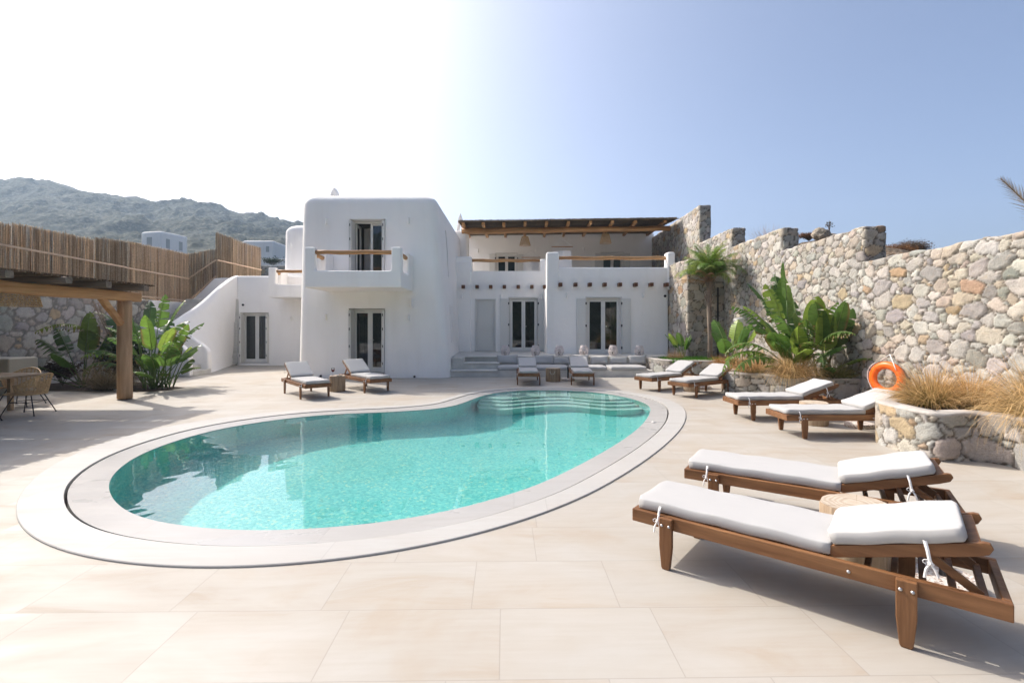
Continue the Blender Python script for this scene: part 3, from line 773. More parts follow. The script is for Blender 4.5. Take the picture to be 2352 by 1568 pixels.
# ================================================================ L-shaped outdoor stair at the left
stair = thing('outdoor_stair', 'white plastered outdoor stair with curved parapets at the left wing', 'staircase', (-10.4, 16.0, 0))
SO = (-10.4, 16.0, 0)
st = MB()
for k in range(4): st.box(-10.35-.36*(k+1), -10.35-.36*k, 15.62, 16.62, -.02, .155*(k+1))
st.box(-13.2, -11.85, 15.62, 16.85, -.02, .62)
for k in range(10): st.box(-13.3, -11.75, 16.85+.315*k, 20.0, 1.02+.0*k, 1.02+.21*(k+1)) if False else st.box(-13.3, -11.8+.03*k, 16.85+.315*k, 16.85+.315*(k+1), .3, .62+.21*(k+1))
st.box(-13.4, -11.3, 20.0, 21.5, .5, 2.74)
obj('steps', st, STEPSTONE, stair, off=SO, bevel=.01)
def wallstrip(b, pts, th, zb=0):
    """pts: (x, y, top); a wall of thickness th standing under the line"""
    n = len(pts); P = [Vector(p) for p in pts]; Lf = []; Rt = []
    for i in range(n):
        d = (P[min(i+1, n-1)]-P[max(i-1, 0)]); d.z = 0; d.normalize(); q = Vector((-d.y, d.x, 0))*th/2
        Lf.append(P[i]+q); Rt.append(P[i]-q)
    v = []
    for i in range(n):
        for p in (Lf[i], Rt[i]): v += [(p.x, p.y, zb), (p.x, p.y, p.z)]
    f = []
    for i in range(n-1):
        a = i*4; c = a+4
        f += [(a, a+1, c+1, c), (a+2, c+2, c+3, a+3), (a+1, a+3, c+3, c+1), (a, c, c+2, a+2)]
    f += [(0, 2, 3, 1), ((n-1)*4, (n-1)*4+1, (n-1)*4+3, (n-1)*4+2)]
    b.add(v, f)
def fixobj(o):
    bm = bmesh.new(); bm.from_mesh(o.data); bmesh.ops.recalc_face_normals(bm, faces=bm.faces); bm.to_mesh(o.data); bm.free(); return o
for pts in ([(-10.30,15.52,.72),(-10.42,15.53,.86),(-10.55,15.55,.98),(-10.9,15.58,1.2),(-11.35,15.6,1.52),(-11.7,15.6,1.62),(-12.9,15.6,1.62)],
            [(-10.42,16.68,.72),(-10.52,16.70,.86),(-10.66,16.72,.98),(-11.0,16.74,1.2),(-11.5,16.78,1.52),(-11.78,16.80,1.62)]):
    b = MB(); wallstrip(b, pts, .2); o = fixobj(obj('parapet', b, PLASTER, stair, off=SO, bevel=.05, bseg=4)); smoothobj(o, 60)
top = open_spline([(-10.5,16.62,.80),(-11.15,16.72,1.32),(-11.8,16.86,1.62),(-11.66,18.2,2.42),(-11.52,19.3,3.22),(-11.40,19.95,3.64),(-11.3,20.1,3.68)], 40)
bot = open_spline([(-10.42,16.58,0),(-10.46,16.75,0),(-10.62,17.3,0),(-10.95,18.2,0),(-11.3,19.2,0),(-11.55,19.95,0),(-11.5,20.1,0)], 40)
P = []
for t in np.linspace(0, 1, 12):
    P.append([tuple(b_.lerp(a_, t)+Vector((.0, 0, 0))) for a_, b_ in zip(top, bot)])
P.append([(p.x-.10, p.y+.02, p.z+.03) for p in top]); P.append([(p.x-.22, p.y+.04, p.z) for p in top]); P.append([(p.x-.22, p.y+.04, max(p.z-.9, .0)) for p in top])
b = MB(); b.grid(P); o = fixobj(obj('curved_wall', b, PLASTER, stair, smooth=True, off=SO)); smoothobj(o, 70)
b = MB(); wallstrip(b, [(-14.42,21.55,2.66),(-14.0,21.55,2.95),(-13.2,21.55,3.74),(-12.9,21.55,3.76),(-11.2,21.55,3.76)], .25); fixobj(obj('back_wall', b, PLASTER, stair, off=SO, bevel=.04, bseg=3))
b = MB(); wallstrip(b, [(-11.82-.12*18.7,18.7,2.62),(-11.82-.12*21.6,21.6,2.66)], .3); fixobj(obj('side_wall', b, PLASTER, stair, off=SO, bevel=.04, bseg=3))

# ================================================================ porch platform, steps and built-in bench
plat = thing('stone_porch', 'grey stone porch platform with steps and a built-in bench below the doors', 'terrace', (2, 16, 0)); PO = (2, 16, 0)
b = MB(); b.box(-2.35, 6.0, 16.66, 20.05, -.02, .535); obj('platform', b, STEPSTONE, plat, off=PO)
b = MB(); b.box(-2.35, 6.02, 16.60, 20.04, .537, .575); obj('platform_slab', b, STEPSTONE, plat, off=PO, bevel=.008)
b = MB(); b.box(-1.98, -.42, 15.42, 16.6, -.02, .17); obj('step', b, STEPSTONE, plat, off=PO)
b = MB(); b.box(-2.0, -.42, 15.38, 15.98, .172, .205); obj('step_tread', b, STEPSTONE, plat, off=PO, bevel=.006)
b = MB(); b.box(-1.6, -.42, 15.96, 16.6, .0, .37); obj('step', b, STEPSTONE, plat, off=PO)
b = MB(); b.box(-1.6, -.42, 15.92, 16.59, .372, .402); obj('step_tread', b, STEPSTONE, plat, off=PO, bevel=.006)
b = MB(); b.box(-1.98, -1.602, 15.98, 16.6, .0, .57); obj('stair_cheek', b, STEPSTONE, plat, off=PO, bevel=.006)
b = MB(); b.box(-.418, 4.50, 15.36, 16.62, -.02, .20); obj('bench_base', b, STEPSTONE, plat, off=PO)
# far ground
g = MB(); S = 600; n = 10
g.add([(-S, -S, -2.2), (S, -S, -2.2), (S, S, -2.2), (-S, S, -2.2)], [(0,1,2,3)])
def _earth(name, a, b, c, sc=.06, bs=1.0, bd=.6):
    m, nt = mat(name); v = coords(nt)
    n1 = noise(nt, sc, 8, .65, v); n2 = noise(nt, sc*9, 7, .7, v); n3 = noise(nt, sc*2.3, 5, .6, v)
    vo = N(nt, 'ShaderNodeTexVoronoi'); vo.inputs['Scale'].default_value = sc*8; L(nt, v, vo.inputs['Vector'])
    r = ramp(nt, n2.outputs[0], [(.36, a), (.5, b), (.62, c)])
    k = ramp(nt, n3.outputs[0], [(.35, (.65,.68,.66)), (.65, (1.15,1.12,1.08))])
    cc = mixc(nt, 1.0, r.outputs[0], k.outputs[0], 'MULTIPLY')
    h = math_(nt, 'ADD', n2.outputs[0], math_(nt, 'MULTIPLY', vo.outputs['Distance'], .6))
    finish(nt, cc, .95, h, bs, bd, spec=.1); return m
EARTH = _earth('dry_hillside', (.020,.030,.022), (.048,.058,.042), (.125,.125,.105), .05, .8, 1.6)
EARTH_N = _earth('near_dry_ground', (.10,.075,.05), (.27,.20,.14), (.42,.36,.30), .8, 1.0, .3)
gr = obj('ground', g, EARTH, None); tag(gr, kind='structure')
# left hill: its skyline follows the ridge of the photograph
RIDGE = [(-900,560),(-600,500),(-300,440),(-100,425),(0,421),(30,415.5),(45,413),(60,415),(110,417),(150,425),(195,441),(228,449),(250,452),(275,458),(310,457),(352,469),(408,466),(470,472),(500,480),(532,490),(560,497),(600,503),(625,505),(645,513),(700,530),(780,560),(900,620)]
rx = np.array([p[0] for p in RIDGE], float); ry = np.array([p[1] for p in RIDGE], float)
pxs = np.linspace(-880, 880, 520); Ys = np.concatenate([np.linspace(34, 120, 34), np.linspace(123, 425, 190), np.linspace(430, 590, 12)])
PX, YY = np.meshgrid(pxs, Ys)
ridge = np.interp(PX, rx, ry)
stopsY = [34, 60, 90, 200, 300, 420, 600]
col_ = lambda v: np.full_like(PX, v)
pys = [col_(735), 668+0*PX, 592+.02*PX, 560+.02*PX, ridge*.45+.55*(560+.02*PX), ridge, ridge+18]
py = np.zeros_like(PX)
for i in range(len(stopsY)-1):
    a, b_ = stopsY[i], stopsY[i+1]; t = smooth01((YY-a)/(b_-a)) if i not in (0,) else np.clip((YY-a)/(b_-a), 0, 1)
    s = (YY >= a) & (YY <= b_); py[s] = (pys[i]*(1-t)+pys[i+1]*t)[s]
XX = (PX-CX)/F*YY; ZZ = CH+(HY-py)/F*YY
amp = np.clip((YY-60)/200, .04, 1)
rg = 1-np.abs(2*fbm(XX/38, YY/38, 5, 5)-1)
ZZ = ZZ+amp*((rg-.62)*13+(fbm(XX/11, YY/11, 8, 4)-.5)*7+np.maximum(fbm(XX/9, YY/9, 21, 3)-.6, 0)*12)*np.where(YY > 400, .45, 1)
hb = MB(); hb.grid(np.stack([XX, YY, ZZ], 2)); hill = obj('rocky_hill', hb, EARTH, None, smooth=True); tag(hill, kind='structure'); fixn(hill)
# a rocky bank behind the stone wall on the right
xs = np.linspace(7.72, 60, 150); ys = np.linspace(1, 60, 150); A, B = np.meshgrid(xs, ys)
Zr = 1.9+2.35*smooth01((A-7.6)/7)+.06*(A-8)*smooth01((B-8)/12)+.035*np.maximum(B-13, 0)+(fbm(A/2.4, B/2.4, 31, 4)-.5)*.9
lim = np.interp(A/B, [0, .5, .60, .66, .70, .73, .775, .83, .875, 1.1, 2.2, 40], [.15, .15, .168, .182, .186, .175, .160, .150, .118, .11, .08, .01])
Zr = 1.5+(1.6-1.5)*smooth01((A-8.2)/3)+np.minimum(B, 34)*lim*smooth01((A-8.1)/3.4)+(fbm(A/2.0, B/2.0, 31, 5)-.5)*.5*smooth01((A-8.2)/3)
Zr = np.where(A < 8.3, np.minimum(Zr, 1.9), Zr)
hb = MB(); hb.grid(np.stack([A, B, Zr], 2)); bank = obj('rocky_bank', hb, EARTH_N, None, smooth=True); tag(bank, kind='structure'); fixn(bank)
# hills across the valley behind the camera (the windows mirror them)
an = np.linspace(R(150), R(390), 200); rr = np.linspace(110, 590, 60); A, Rr = np.meshgrid(an, rr)
Zb = -2+np.clip((Rr-130)/420, 0, 1)**.8*(95+60*fbm(A*3, Rr*0+1, 61, 3))+(fbm(Rr*np.cos(A)/40, Rr*np.sin(A)/40, 63, 5)-.5)*24*np.clip((Rr-140)/200, 0, 1)
hb = MB(); hb.grid(np.stack([Rr*np.cos(A), Rr*np.sin(A), Zb], 2)); vh = obj('valley_hill', hb, EARTH, None, smooth=True); tag(vh, kind='structure'); fixn(vh)
# ================================================================ rubble stone walls
PAL = [((.50,.48,.44),26), ((.58,.55,.50),22), ((.42,.41,.385),12), ((.60,.53,.43),18), ((.54,.45,.35),12), ((.66,.63,.58),10), ((.60,.44,.25),5), ((.50,.32,.17),1.2), ((.45,.45,.40),6), ((.35,.34,.32),4)]
PC = np.array([p[0] for p in PAL])*.74; PC = PC.mean(1)[:, None]*np.array([[1.03, 1, .93]])*.30+PC*.70; PW = np.array([p[1] for p in PAL], float); PW /= PW.sum()
def seeds_in(S, T, size, r_):
    """random stones of mixed size with their own width"""
    pts = []; rad = []; asp = []
    cell = []
    grid = {}
    big = size*2.2
    def key(x, y): return (int(x//(big*2)), int(y//(big*2)))
    tries = int(S*T/(size*size)*26)
    for k in range(tries):
        f = k/tries; r0 = size*(1.75-1.45*f**.36)*(.8+.4*r_.random())
        x = r_.uniform(-.1, S+.1); y = r_.uniform(-.05, T+.05); kx, ky = key(x, y); ok = True
        for i in (-1, 0, 1):
            for j in (-1, 0, 1):
                for (q, w_, rr, aa) in grid.get((kx+i, ky+j), ()):
                    if ((x-q)/1.25)**2+((y-w_)*1.18)**2 < ((r0+rr)*.80)**2: ok = False; break
                if not ok: break
            if not ok: break
        if ok:
            a = r_.uniform(.9, 1.75); grid.setdefault((kx, ky), []).append((x, y, r0, a)); pts.append((x, y)); rad.append(r0); asp.append(a)
    return np.array(pts), np.array(rad), np.array(asp)
def stone_strip(b, path, H, over=.0, res=.03, size=.15, seed=1, depth=.035, mortar=(.13,.112,.092), mw=.012, topnoise=.02, warm=0, zb=0, side=1, smoothc=0):  # dark default mortar, with the joints' shadow lines put into its colour
    """rubble face along a plan path; the face looks to the right of the path direction. It folds over the top by 'over'."""
    P = np.array(path, float)
    seg = np.linalg.norm(P[1:]-P[:-1], axis=1); cum = np.concatenate([[0], np.cumsum(seg)]); S = cum[-1]
    ns = max(3, int(S/res)); s = np.linspace(0, S, ns)
    bx = np.interp(s, cum, P[:, 0]); by = np.interp(s, cum, P[:, 1])
    tx = np.gradient(bx, s); ty = np.gradient(by, s)
    k = max(1, int((.07+smoothc)/res)); ker = np.ones(2*k+1)/(2*k+1)
    def smf(a): return np.convolve(np.pad(a, k, mode='edge'), ker, 'valid')
    bx2, by2 = smf(bx), smf(by); bx2[0], by2[0], bx2[-1], by2[-1] = bx[0], by[0], bx[-1], by[-1]
    tx, ty = smf(tx), smf(ty); l = np.hypot(tx, ty)+1e-9; nx, ny = ty/l*side, -tx/l*side
    Hs = H(s) if callable(H) else np.full(ns, float(H))
    T = Hs.max()-zb+over; nt_ = max(3, int(T/res)); 
    r_ = np.random.default_rng(seed)
    pts, rad, asp = seeds_in(S, T, size, r_)
    cid = r_.choice(len(PC), len(pts), p=PW); colr = PC[cid]*r_.uniform(.88, 1.12, (len(pts), 1))+r_.uniform(-.012, .012, (len(pts), 3))
    if warm: colr = colr*np.array([1+warm, 1, 1-warm])
    thr = r_.normal(0, .28, len(pts)); pw = r_.random(len(pts)); outo = r_.uniform(-.4, .8, len(pts)); tiltx = r_.uniform(-.5, .5, len(pts)); tilty = r_.uniform(-.5, .5, len(pts))
    V = np.zeros((ns, nt_, 3)); C = np.zeros((ns, nt_, 3))
    t01 = np.linspace(0, 1, nt_)
    blk = max(4, int(1.0/res))
    for i0 in range(0, ns, blk):
        i1 = min(ns, i0+blk); sl = slice(i0, i1)
        m = (pts[:, 0] > s[i0]-1.1) & (pts[:, 0] < s[i1-1]+1.1)
        q = pts[m]; rr = rad[m]; aa = asp[m]; ids = np.nonzero(m)[0]
        Tt = (Hs[sl]-zb)[:, None]+over
        ss = np.repeat(s[sl][:, None], nt_, 1); tt = t01[None]*Tt
        wx = ss+(fbm(ss/.11, tt/.11, seed+3, 2)-.5)*.055+(fbm(ss/.3, tt/.3, seed+4, 2)-.5)*.16
        wy = tt+(fbm(ss/.11, tt/.11, seed+5, 2)-.5)*.055+(fbm(ss/.3, tt/.3, seed+6, 2)-.5)*.12
        ex_ = wx[..., None]-q[:, 0]; ey_ = wy[..., None]-q[:, 1]; th_ = thr[m]; dx = np.abs(ex_*np.cos(th_)+ey_*np.sin(th_))/aa; dy = np.abs(ey_*np.cos(th_)-ex_*np.sin(th_))*1.18
        D = np.where(pw[m] > .5, (dx**3.2+dy**3.2)**(1/3.2), np.maximum(np.maximum(dx, dy), (dx+dy)*.72))-rr*.9
        o = np.argpartition(D, 1, axis=2)[..., :2]; d2 = np.take_along_axis(D, o, 2)
        sw = d2[..., 0] > d2[..., 1]; a0 = np.where(sw, o[..., 1], o[..., 0]); f1 = np.minimum(d2[..., 0], d2[..., 1]); f2 = np.maximum(d2[..., 0], d2[..., 1])
        gid = ids[a0]; e = (f2-f1)
        up = smooth01((e-mw)/(.016+.03*rad[gid]))
        ux = (wx-pts[gid, 0])/rad[gid]; uy = (wy-pts[gid, 1])/rad[gid]
        hgt = up*(.65+.35*outo[gid]+.30*(ux*tiltx[gid]+uy*tilty[gid]))+up*(fbm(ss/.05, tt/.05, seed+9, 3)-.5)*.40+(fbm(ss/.16, tt/.16, seed+8, 2)-.5)*.35*up
        mo = np.array(mortar)*(.85+.3*fbm(ss/.06, tt/.06, seed+11, 2))[..., None]
        cm = smooth01((e-mw*.7)/.012)[..., None]
        tint = (1+.16*(fbm(ss/.07+7, tt/.07, seed+12, 3)-.5))[..., None]
        C[sl] = mo*(1-cm)+colr[gid]*tint*cm
        hh = hgt*depth-.006
        z = np.minimum(tt, Tt-over); inn = np.maximum(tt-(Tt-over), 0)
        tn = (vnoise(ss/.22, ss*0+3, seed+20)-.5)*2*topnoise
        fold = smooth01((tt-(Tt-over)+.04)/.08) if over > 0 else 0*tt
        V[sl, :, 0] = bx2[sl][:, None]+nx[sl][:, None]*(hh*(1-fold)-inn)
        V[sl, :, 1] = by2[sl][:, None]+ny[sl][:, None]*(hh*(1-fold)-inn)
        V[sl, :, 2] = zb+z+hh*fold*.7+tn*smooth01((z-(Tt-over)*.8)/((Tt-over)*.2+1e-6))
    n0 = b.n; b.v.extend(map(tuple, V.reshape(-1, 3).tolist())); b.n += ns*nt_; b.useq = True
    b.c.extend(map(tuple, np.clip(C, .03, .85).reshape(-1, 3).tolist()))
    I = np.arange(ns*nt_).reshape(ns, nt_)+n0
    Q = np.stack([I[:-1, :-1], I[1:, :-1], I[1:, 1:], I[:-1, 1:]], 2) if side > 0 else np.stack([I[:-1, :-1], I[:-1, 1:], I[1:, 1:], I[1:, :-1]], 2)
    b.f.extend(map(tuple, Q.reshape(-1, 4).tolist()))
def WX(y): return 7.35+.02*(y-16.7)
TH = .44
wall = thing('stepped_stone_wall', 'tall rubble stone garden wall stepping up towards the villa on the right side', 'stone wall', (WX(9), 9, 0)); WO = (WX(9), 9, 0)
# (far y, near y, height)
SEGS = [(26.4, 19.05, 6.38, .045), (19.1, 16.1, 4.88, .04), (16.15, 13.0, 4.25, .034), (13.05, 9.88, 3.64, .026), (9.93, .5, 2.93, .024)]
for i, (yf, yn, h, res) in enumerate(SEGS):
    b = MB()
    if i < 4:
        stone_strip(b, [(WX(yf), yf), (WX(yn), yn), (WX(yn)+TH, yn), (WX(yn)+TH+.0, yn+.6)], h, over=.36, res=res, size=.092 if i else .11, seed=40+i, depth=.034, warm=.015)
    else:
        stone_strip(b, [(WX(yf), yf), (WX(4.5), 4.5), (WX(yn), yn)], lambda s: 2.93+.0*s, over=.40, res=res, size=.096, seed=47, depth=.036, warm=.015)
    obj('wall_section', b, STONE, wall, smooth=True, off=WO)
    c = MB(); c.box(WX(yf)+.06, WX(yn)+TH-.03, yn+.05, yf, 0, h-.04); obj('wall_core', c, CAP, wall, off=WO)
b = MB(); stone_strip(b, [(5.93, 19.9), (5.95, 18.35), (6.08, 16.7), (7.42, 16.72)], 3.92, over=.3, res=.036, size=.12, seed=52, depth=.035, warm=.03)
butt = obj('stone_buttress', b, STONE, None, smooth=True); tag(butt, 'rubble stone buttress joining the porch wall to the tall wall behind the palm', 'buttress')

# planters with a grey mortar cap
def planter(name, label, path, h, res, seed, capw=.24, soil=None):
    o = thing(name, label, 'planter', (path[1][0], path[1][1], 0)); off = (path[1][0], path[1][1], 0)
    pp = [(p.x, p.y) for p in open_spline([(a, c, 0) for a, c in path], 60)]
    b = MB(); stone_strip(b, pp, h, over=0, res=res, size=.115, seed=seed, depth=.035, mw=.012, topnoise=0, smoothc=.02)
    obj('stone_face', b, STONE, o, smooth=True, off=off)
    # rounded cap ribbon
    P = np.array(pp); t = np.gradient(P, axis=0); t /= np.linalg.norm(t, axis=1)[:, None]; n = np.stack([t[:, 1], -t[:, 0]], 1)
    rows = []
    for dx, dz in ((-.01, -.03), (.012, -.012), (.010, .012), (-.02, .026), (-.10, .030), (-capw+.04, .026), (-capw, .0), (-capw-.005, -.12)):
        wv = .010*np.sin(np.arange(len(P))*.7+dx*40)
        rows.append(np.stack([P[:, 0]+n[:, 0]*(dx+wv), P[:, 1]+n[:, 1]*(dx+wv), np.full(len(P), h+dz)+wv*.6], 1))
    b = MB(); b.grid(np.array(rows)); fixobj(obj('mortar_cap', b, CAP, o, smooth=True, off=off))
    if soil:
        b = MB(); v = [(p[0]-q[0]*.12, p[1]-q[1]*.12, h-.05) for p, q in zip(P, n)]+[(x, y, h-.05) for x, y in soil]
        b.add(v, [tuple(range(len(v)))]); so_ = obj('soil', b, SOIL, o, off=off); fixn(so_)
    return o
planter('round_planter', 'near curved rubble stone planter at the right edge, filled with golden feather grass',
        [(7.2,7.25),(6.2,7.15),(5.35,6.98),(5.03,6.62),(4.99,6.2),(5.01,5.82),(5.12,5.72),(5.36,5.76),(5.6,5.72),(5.70,5.5),(5.66,5.25),(5.78,4.9),(6.1,4.5),(6.6,4.1),(7.2,3.9)], .55, .022, 61, soil=[(7.2, 5.5)])
planter('round_planter', 'stone planter with two lobes under the large banana-like plants at the tall wall',
        [(7.3,12.9),(6.2,12.7),(5.45,12.3),(5.16,11.85),(5.18,11.4),(5.34,11.17),(5.62,11.0),(5.76,10.75),(5.9,10.42),(6.2,10.18),(6.7,10.05),(7.3,9.98)], .50, .026, 62, soil=[(7.3, 11.5)])
planter('round_planter', 'curved stone planter beside the porch bench with green ground cover and the palm',
        [(4.58,17.5),(4.60,16.4),(4.68,15.7),(4.86,15.25),(5.2,14.99),(5.8,14.88),(6.5,14.8),(7.35,14.7)], .53, .03, 63, soil=[(7.35, 16.9), (5.9, 17.6)])
# left boundary wall with pale stones set in wide mortar, half in shade
def LX(y): return -11.82-.12*y
b = MB(); stone_strip(b, [(LX(4), 4), (LX(18.8), 18.8)], 2.62, over=.25, res=.036, size=.15, seed=71, depth=.026, mortar=(.21,.195,.18), mw=.060, topnoise=.01)
lwall = obj('boundary_stone_wall', b, STONE, None, smooth=True); tag(lwall, 'long stone wall with pale stones in wide grey mortar under the reed fence on the left', 'stone wall')
# ================================================================ reed fence
fence = thing('reed_fence', 'tall brown reed fence with pale wooden battens running along the top of the left walls', 'fence', (LX(12), 12, 2.6)); FO = (LX(12), 12, 2.6)
def reeds(b, p0, p1, zb, zt, dark=0, step=.0125, seed=0, hv=.07):
    """a run of upright reeds; zb and zt are functions of the fraction along"""
    r_ = np.random.default_rng(seed); p0 = np.array(p0); p1 = np.array(p1); Ln = np.linalg.norm(p1-p0); n = int(Ln/step); d = (p1-p0)/Ln; q = np.array([d[1], -d[0]])
    for k in range(n):
        f = (k+r_.uniform(-1.1, 1.1))/n; f = min(max(f, 0), 1); c = p0+(p1-p0)*f; w = r_.uniform(.0055, .0085); lean = r_.normal(0, .008)
        bo = .02*math.sin(f*Ln*1.4+seed)+r_.uniform(-.006, .006); c = c+q*bo
        z0 = zb(f)+r_.uniform(-.02, .02); z1 = zt(f)+r_.normal(0, hv*.35)+(.05 if r_.random() < .06 else 0)
        base = np.array([.72, .60, .46])*r_.uniform(.6, 1.3) if r_.random() > .12 else np.array([.30, .19, .12])*r_.uniform(.7, 1.2)
        if r_.random() < .07: base = np.array([.55,.44,.30])
        base = base*(1-dark*.35); nseg = 5; v = []; cc = []
        for j in range(nseg+1):
            g = j/nseg; pc = c+d*lean*(g-.5)*2; z = z0+(z1-z0)*g; ww = w*(1-.25*g)
            for (a, e) in ((-1, 0), (0, 1), (1, 0)):
                v.append((pc[0]+d[0]*a*ww+q[0]*e*ww, pc[1]+d[1]*a*ww+q[1]*e*ww, z)); cc.append(tuple(base*(r_.uniform(.75, 1.15))))
        f_ = []
        for j in range(nseg):
            a = j*3; f_ += [(a, a+1, a+4, a+3), (a+1, a+2, a+5, a+4), (a+2, a, a+3, a+5)]
        b.add(v, f_, cc)
def lin(*st):
    xs = [s[0] for s in st]; ys = [s[1] for s in st]; return lambda f: float(np.interp(f, xs, ys))
runs = [ # along the left wall
 ((LX(8.5), 8.5), (LX(12.9), 12.9), lin((0,2.66),(1,2.66)), lin((0,4.2),(1,4.30)), 0),
 ((LX(12.92), 12.92), (LX(15.9), 15.9), lin((0,2.66),(1,2.66)), lin((0,4.36),(1,4.44)), 0),
 ((LX(15.9), 15.9), (LX(17.5), 17.5), lin((0,2.66),(1,2.66)), lin((0,4.52),(1,4.66)), 1),
 ((LX(17.5), 17.5), (LX(21.5), 21.5), lin((0,2.66),(1,2.66)), lin((0,4.68),(.6,4.76),(1,4.80)), 0),
 ((-14.38, 21.5), (-13.16, 21.5), lin((0,2.68),(1,3.78)), lin((0,4.82),(1,5.05)), 1),
 ((-13.15, 21.5), (-13.12, 22.75), lin((0,3.6),(1,3.6)), lin((0,5.78),(1,5.74)), 1),
 ((-13.12, 22.78), (-13.1, 25.2), lin((0,3.6),(1,3.6)), lin((0,5.72),(.6,5.66),(1,5.70)), 0)]
for i, (p0, p1, zb, zt, dk) in enumerate(runs):
    b = MB(); reeds(b, p0, p1, zb, zt, dk, .0115 if i < 4 else .014, 100+i)
    dv = np.array(p1)-np.array(p0); dv = dv/np.linalg.norm(dv)*.022; q2 = (-dv[1], dv[0])
    reeds(b, (p0[0]+q2[0], p0[1]+q2[1]), (p1[0]+q2[0], p1[1]+q2[1]), zb, zt, 0, .0118, 200+i, .09); obj('reed_panel', b, REED, fence, off=FO)
BATTEN = m_plain('pale_batten', (.56,.42,.30), .8, bscale=25, bst=.2, var=(4, .85, 1.1))
def batten(a, c):
    b = MB(); b.bar(a, c, .022, .055); obj('batten', b, BATTEN, fence, off=FO)
o_ = .035
for (a, c) in (((LX(8.5)+o_, 8.5, 3.72), (LX(12.2)+o_, 12.2, 3.72)), ((LX(12.2)+o_, 12.2, 3.735), (LX(17.4)+o_, 17.4, 3.73)), ((LX(17.4)+o_, 17.4, 3.715), (-14.36+o_, 21.44, 3.72)),
               ((-14.38, 21.46, 3.73), (-13.14, 21.46, 4.56)), ((-13.10, 21.5, 4.56), (-13.06, 25.2, 4.55)), ((LX(17.6)+o_, 17.6, 2.74), (-14.36+o_, 21.44, 2.74)),
               ((-14.38, 21.46, 2.76), (-13.14, 21.46, 3.84))): batten(a, c)

# ================================================================ pergola over the dining place
perg = thing('timber_pergola', 'timber pergola with thick log post, honey coloured beam and reed roof over the dining chairs', 'pergola', (-8.5, 10.63, 0)); PG = (-8.5, 10.63, 0)
r_ = random.Random(3)
b = MB(); n = 14
b.tube([(-8.52+.005*math.sin(k*.5), 10.63+.004*math.cos(k*.6), .025+2.15*k/n) for k in range(n+1)], [.142-.010*k/n+.002*math.sin(k*2.1) for k in range(n+1)], 20)
obj('post', b, WOOD_POST, perg, smooth=True, off=PG)
b = MB(); b.box(-8.62, -8.42, 10.53, 10.73, 0, .010); b.box(-8.60, -8.585, 10.58, 10.68, .010, .1); b.box(-8.455, -8.44, 10.58, 10.68, .010, .1); obj('post_bracket', b, STEEL, perg, off=PG)
def rough_beam(p0, p1, w, h, seed, m, parent, name, off, segs=14, wob=.008, up=(0,0,1)):
    rr = random.Random(seed); a = Vector(p0); c = Vector(p1); d = (c-a).normalized(); u = Vector(up); x = d.cross(u).normalized(); u = x.cross(d)
    prof = [(-.5,-.38),(-.38,-.5),(.38,-.5),(.5,-.38),(.5,.38),(.38,.5),(-.38,.5),(-.5,.38)]
    v = []; 
    for k in range(segs+1):
        o = a+(c-a)*k/segs+x*rr.uniform(-wob, wob)+u*rr.uniform(-wob, wob); s1 = 1+rr.uniform(-.04, .04)
        for (px_, pz_) in prof: v.append(o+x*px_*w*s1+u*pz_*h*s1)
    f = [(k*8+j, k*8+(j+1) % 8, (k+1)*8+(j+1) % 8, (k+1)*8+j) for k in range(segs) for j in range(8)]+[tuple(range(7, -1, -1)), tuple(segs*8+j for j in range(8))]
    b = MB(); b.add(v, f); o = obj(name, b, m, parent, off=off); fixobj(o); smoothobj(o, 30); return o
rough_beam((-8.5, 10.96, 2.26), (-8.46, 3.0, 2.27), .19, .205, 1, WOOD_BEAMY, perg, 'beam', PG, 18)
rough_beam((-12.55, 10.96, 2.26), (-12.5, 3.0, 2.27), .19, .205, 2, WOOD_BEAMY, perg, 'beam', PG, 18)
rough_beam((-8.5, 10.5, 1.66), (-8.49, 9.98, 2.20), .115, .115, 3, WOOD_BEAMY, perg, 'brace', PG, 6, .004)
for k, y in enumerate((10.42, 9.5, 8.6, 7.62, 6.7, 5.75, 4.8, 3.85)):
    rough_beam((-7.88-.04*(k % 2), y, 2.425), (-12.95, y, 2.425), .13, .115, 10+k, WOOD_OLD, perg, 'rafter', PG, 14, .006)
def reed_roof(x0, x1, y0, y1, z, along='x', seed=5, pitch=.034, gap=.05, m=None, dz=lambda x, y: 0, rag=.06):
    """thin canes laid side by side, with a few gaps where the light comes through"""
    rr = random.Random(seed); b = MB(); q = (y0 if along == 'x' else x0)
    while q < (y1 if along == 'x' else x1):
        w = pitch*rr.uniform(.85, 1.0); c = rr.uniform(.5, 1.25); col = (.30*c, .24*c, .175*c)
        if rr.random() > gap:
            h = rr.uniform(.012, .02); zo = rr.uniform(-.006, .008); e0 = rr.uniform(-rag, rag*.3); e1 = rr.uniform(-rag*.3, rag)
            pts = []
            n = 5
            for k in range(n+1):
                f = k/n
                if along == 'x': X = x0+e0+(x1-x0+e1-e0)*f; Y = q
                else: Y = y0+e0+(y1-y0+e1-e0)*f; X = q
                pts.append((X, Y, z+zo+dz(X, Y)))
            b.tube(pts, w*.5, 4, col)
        q += pitch
    return b
b = reed_roof(-12.9, -7.97, 3.0, 10.74, 2.50, 'x', 5, .036, .055); obj('reed_roof', b, REED, perg, off=PG)
b = reed_roof(-12.9, -8.0, 3.0, 10.70, 2.525, 'y', 6, .036, .42); obj('reed_roof_cover', b, REED, perg, off=PG)

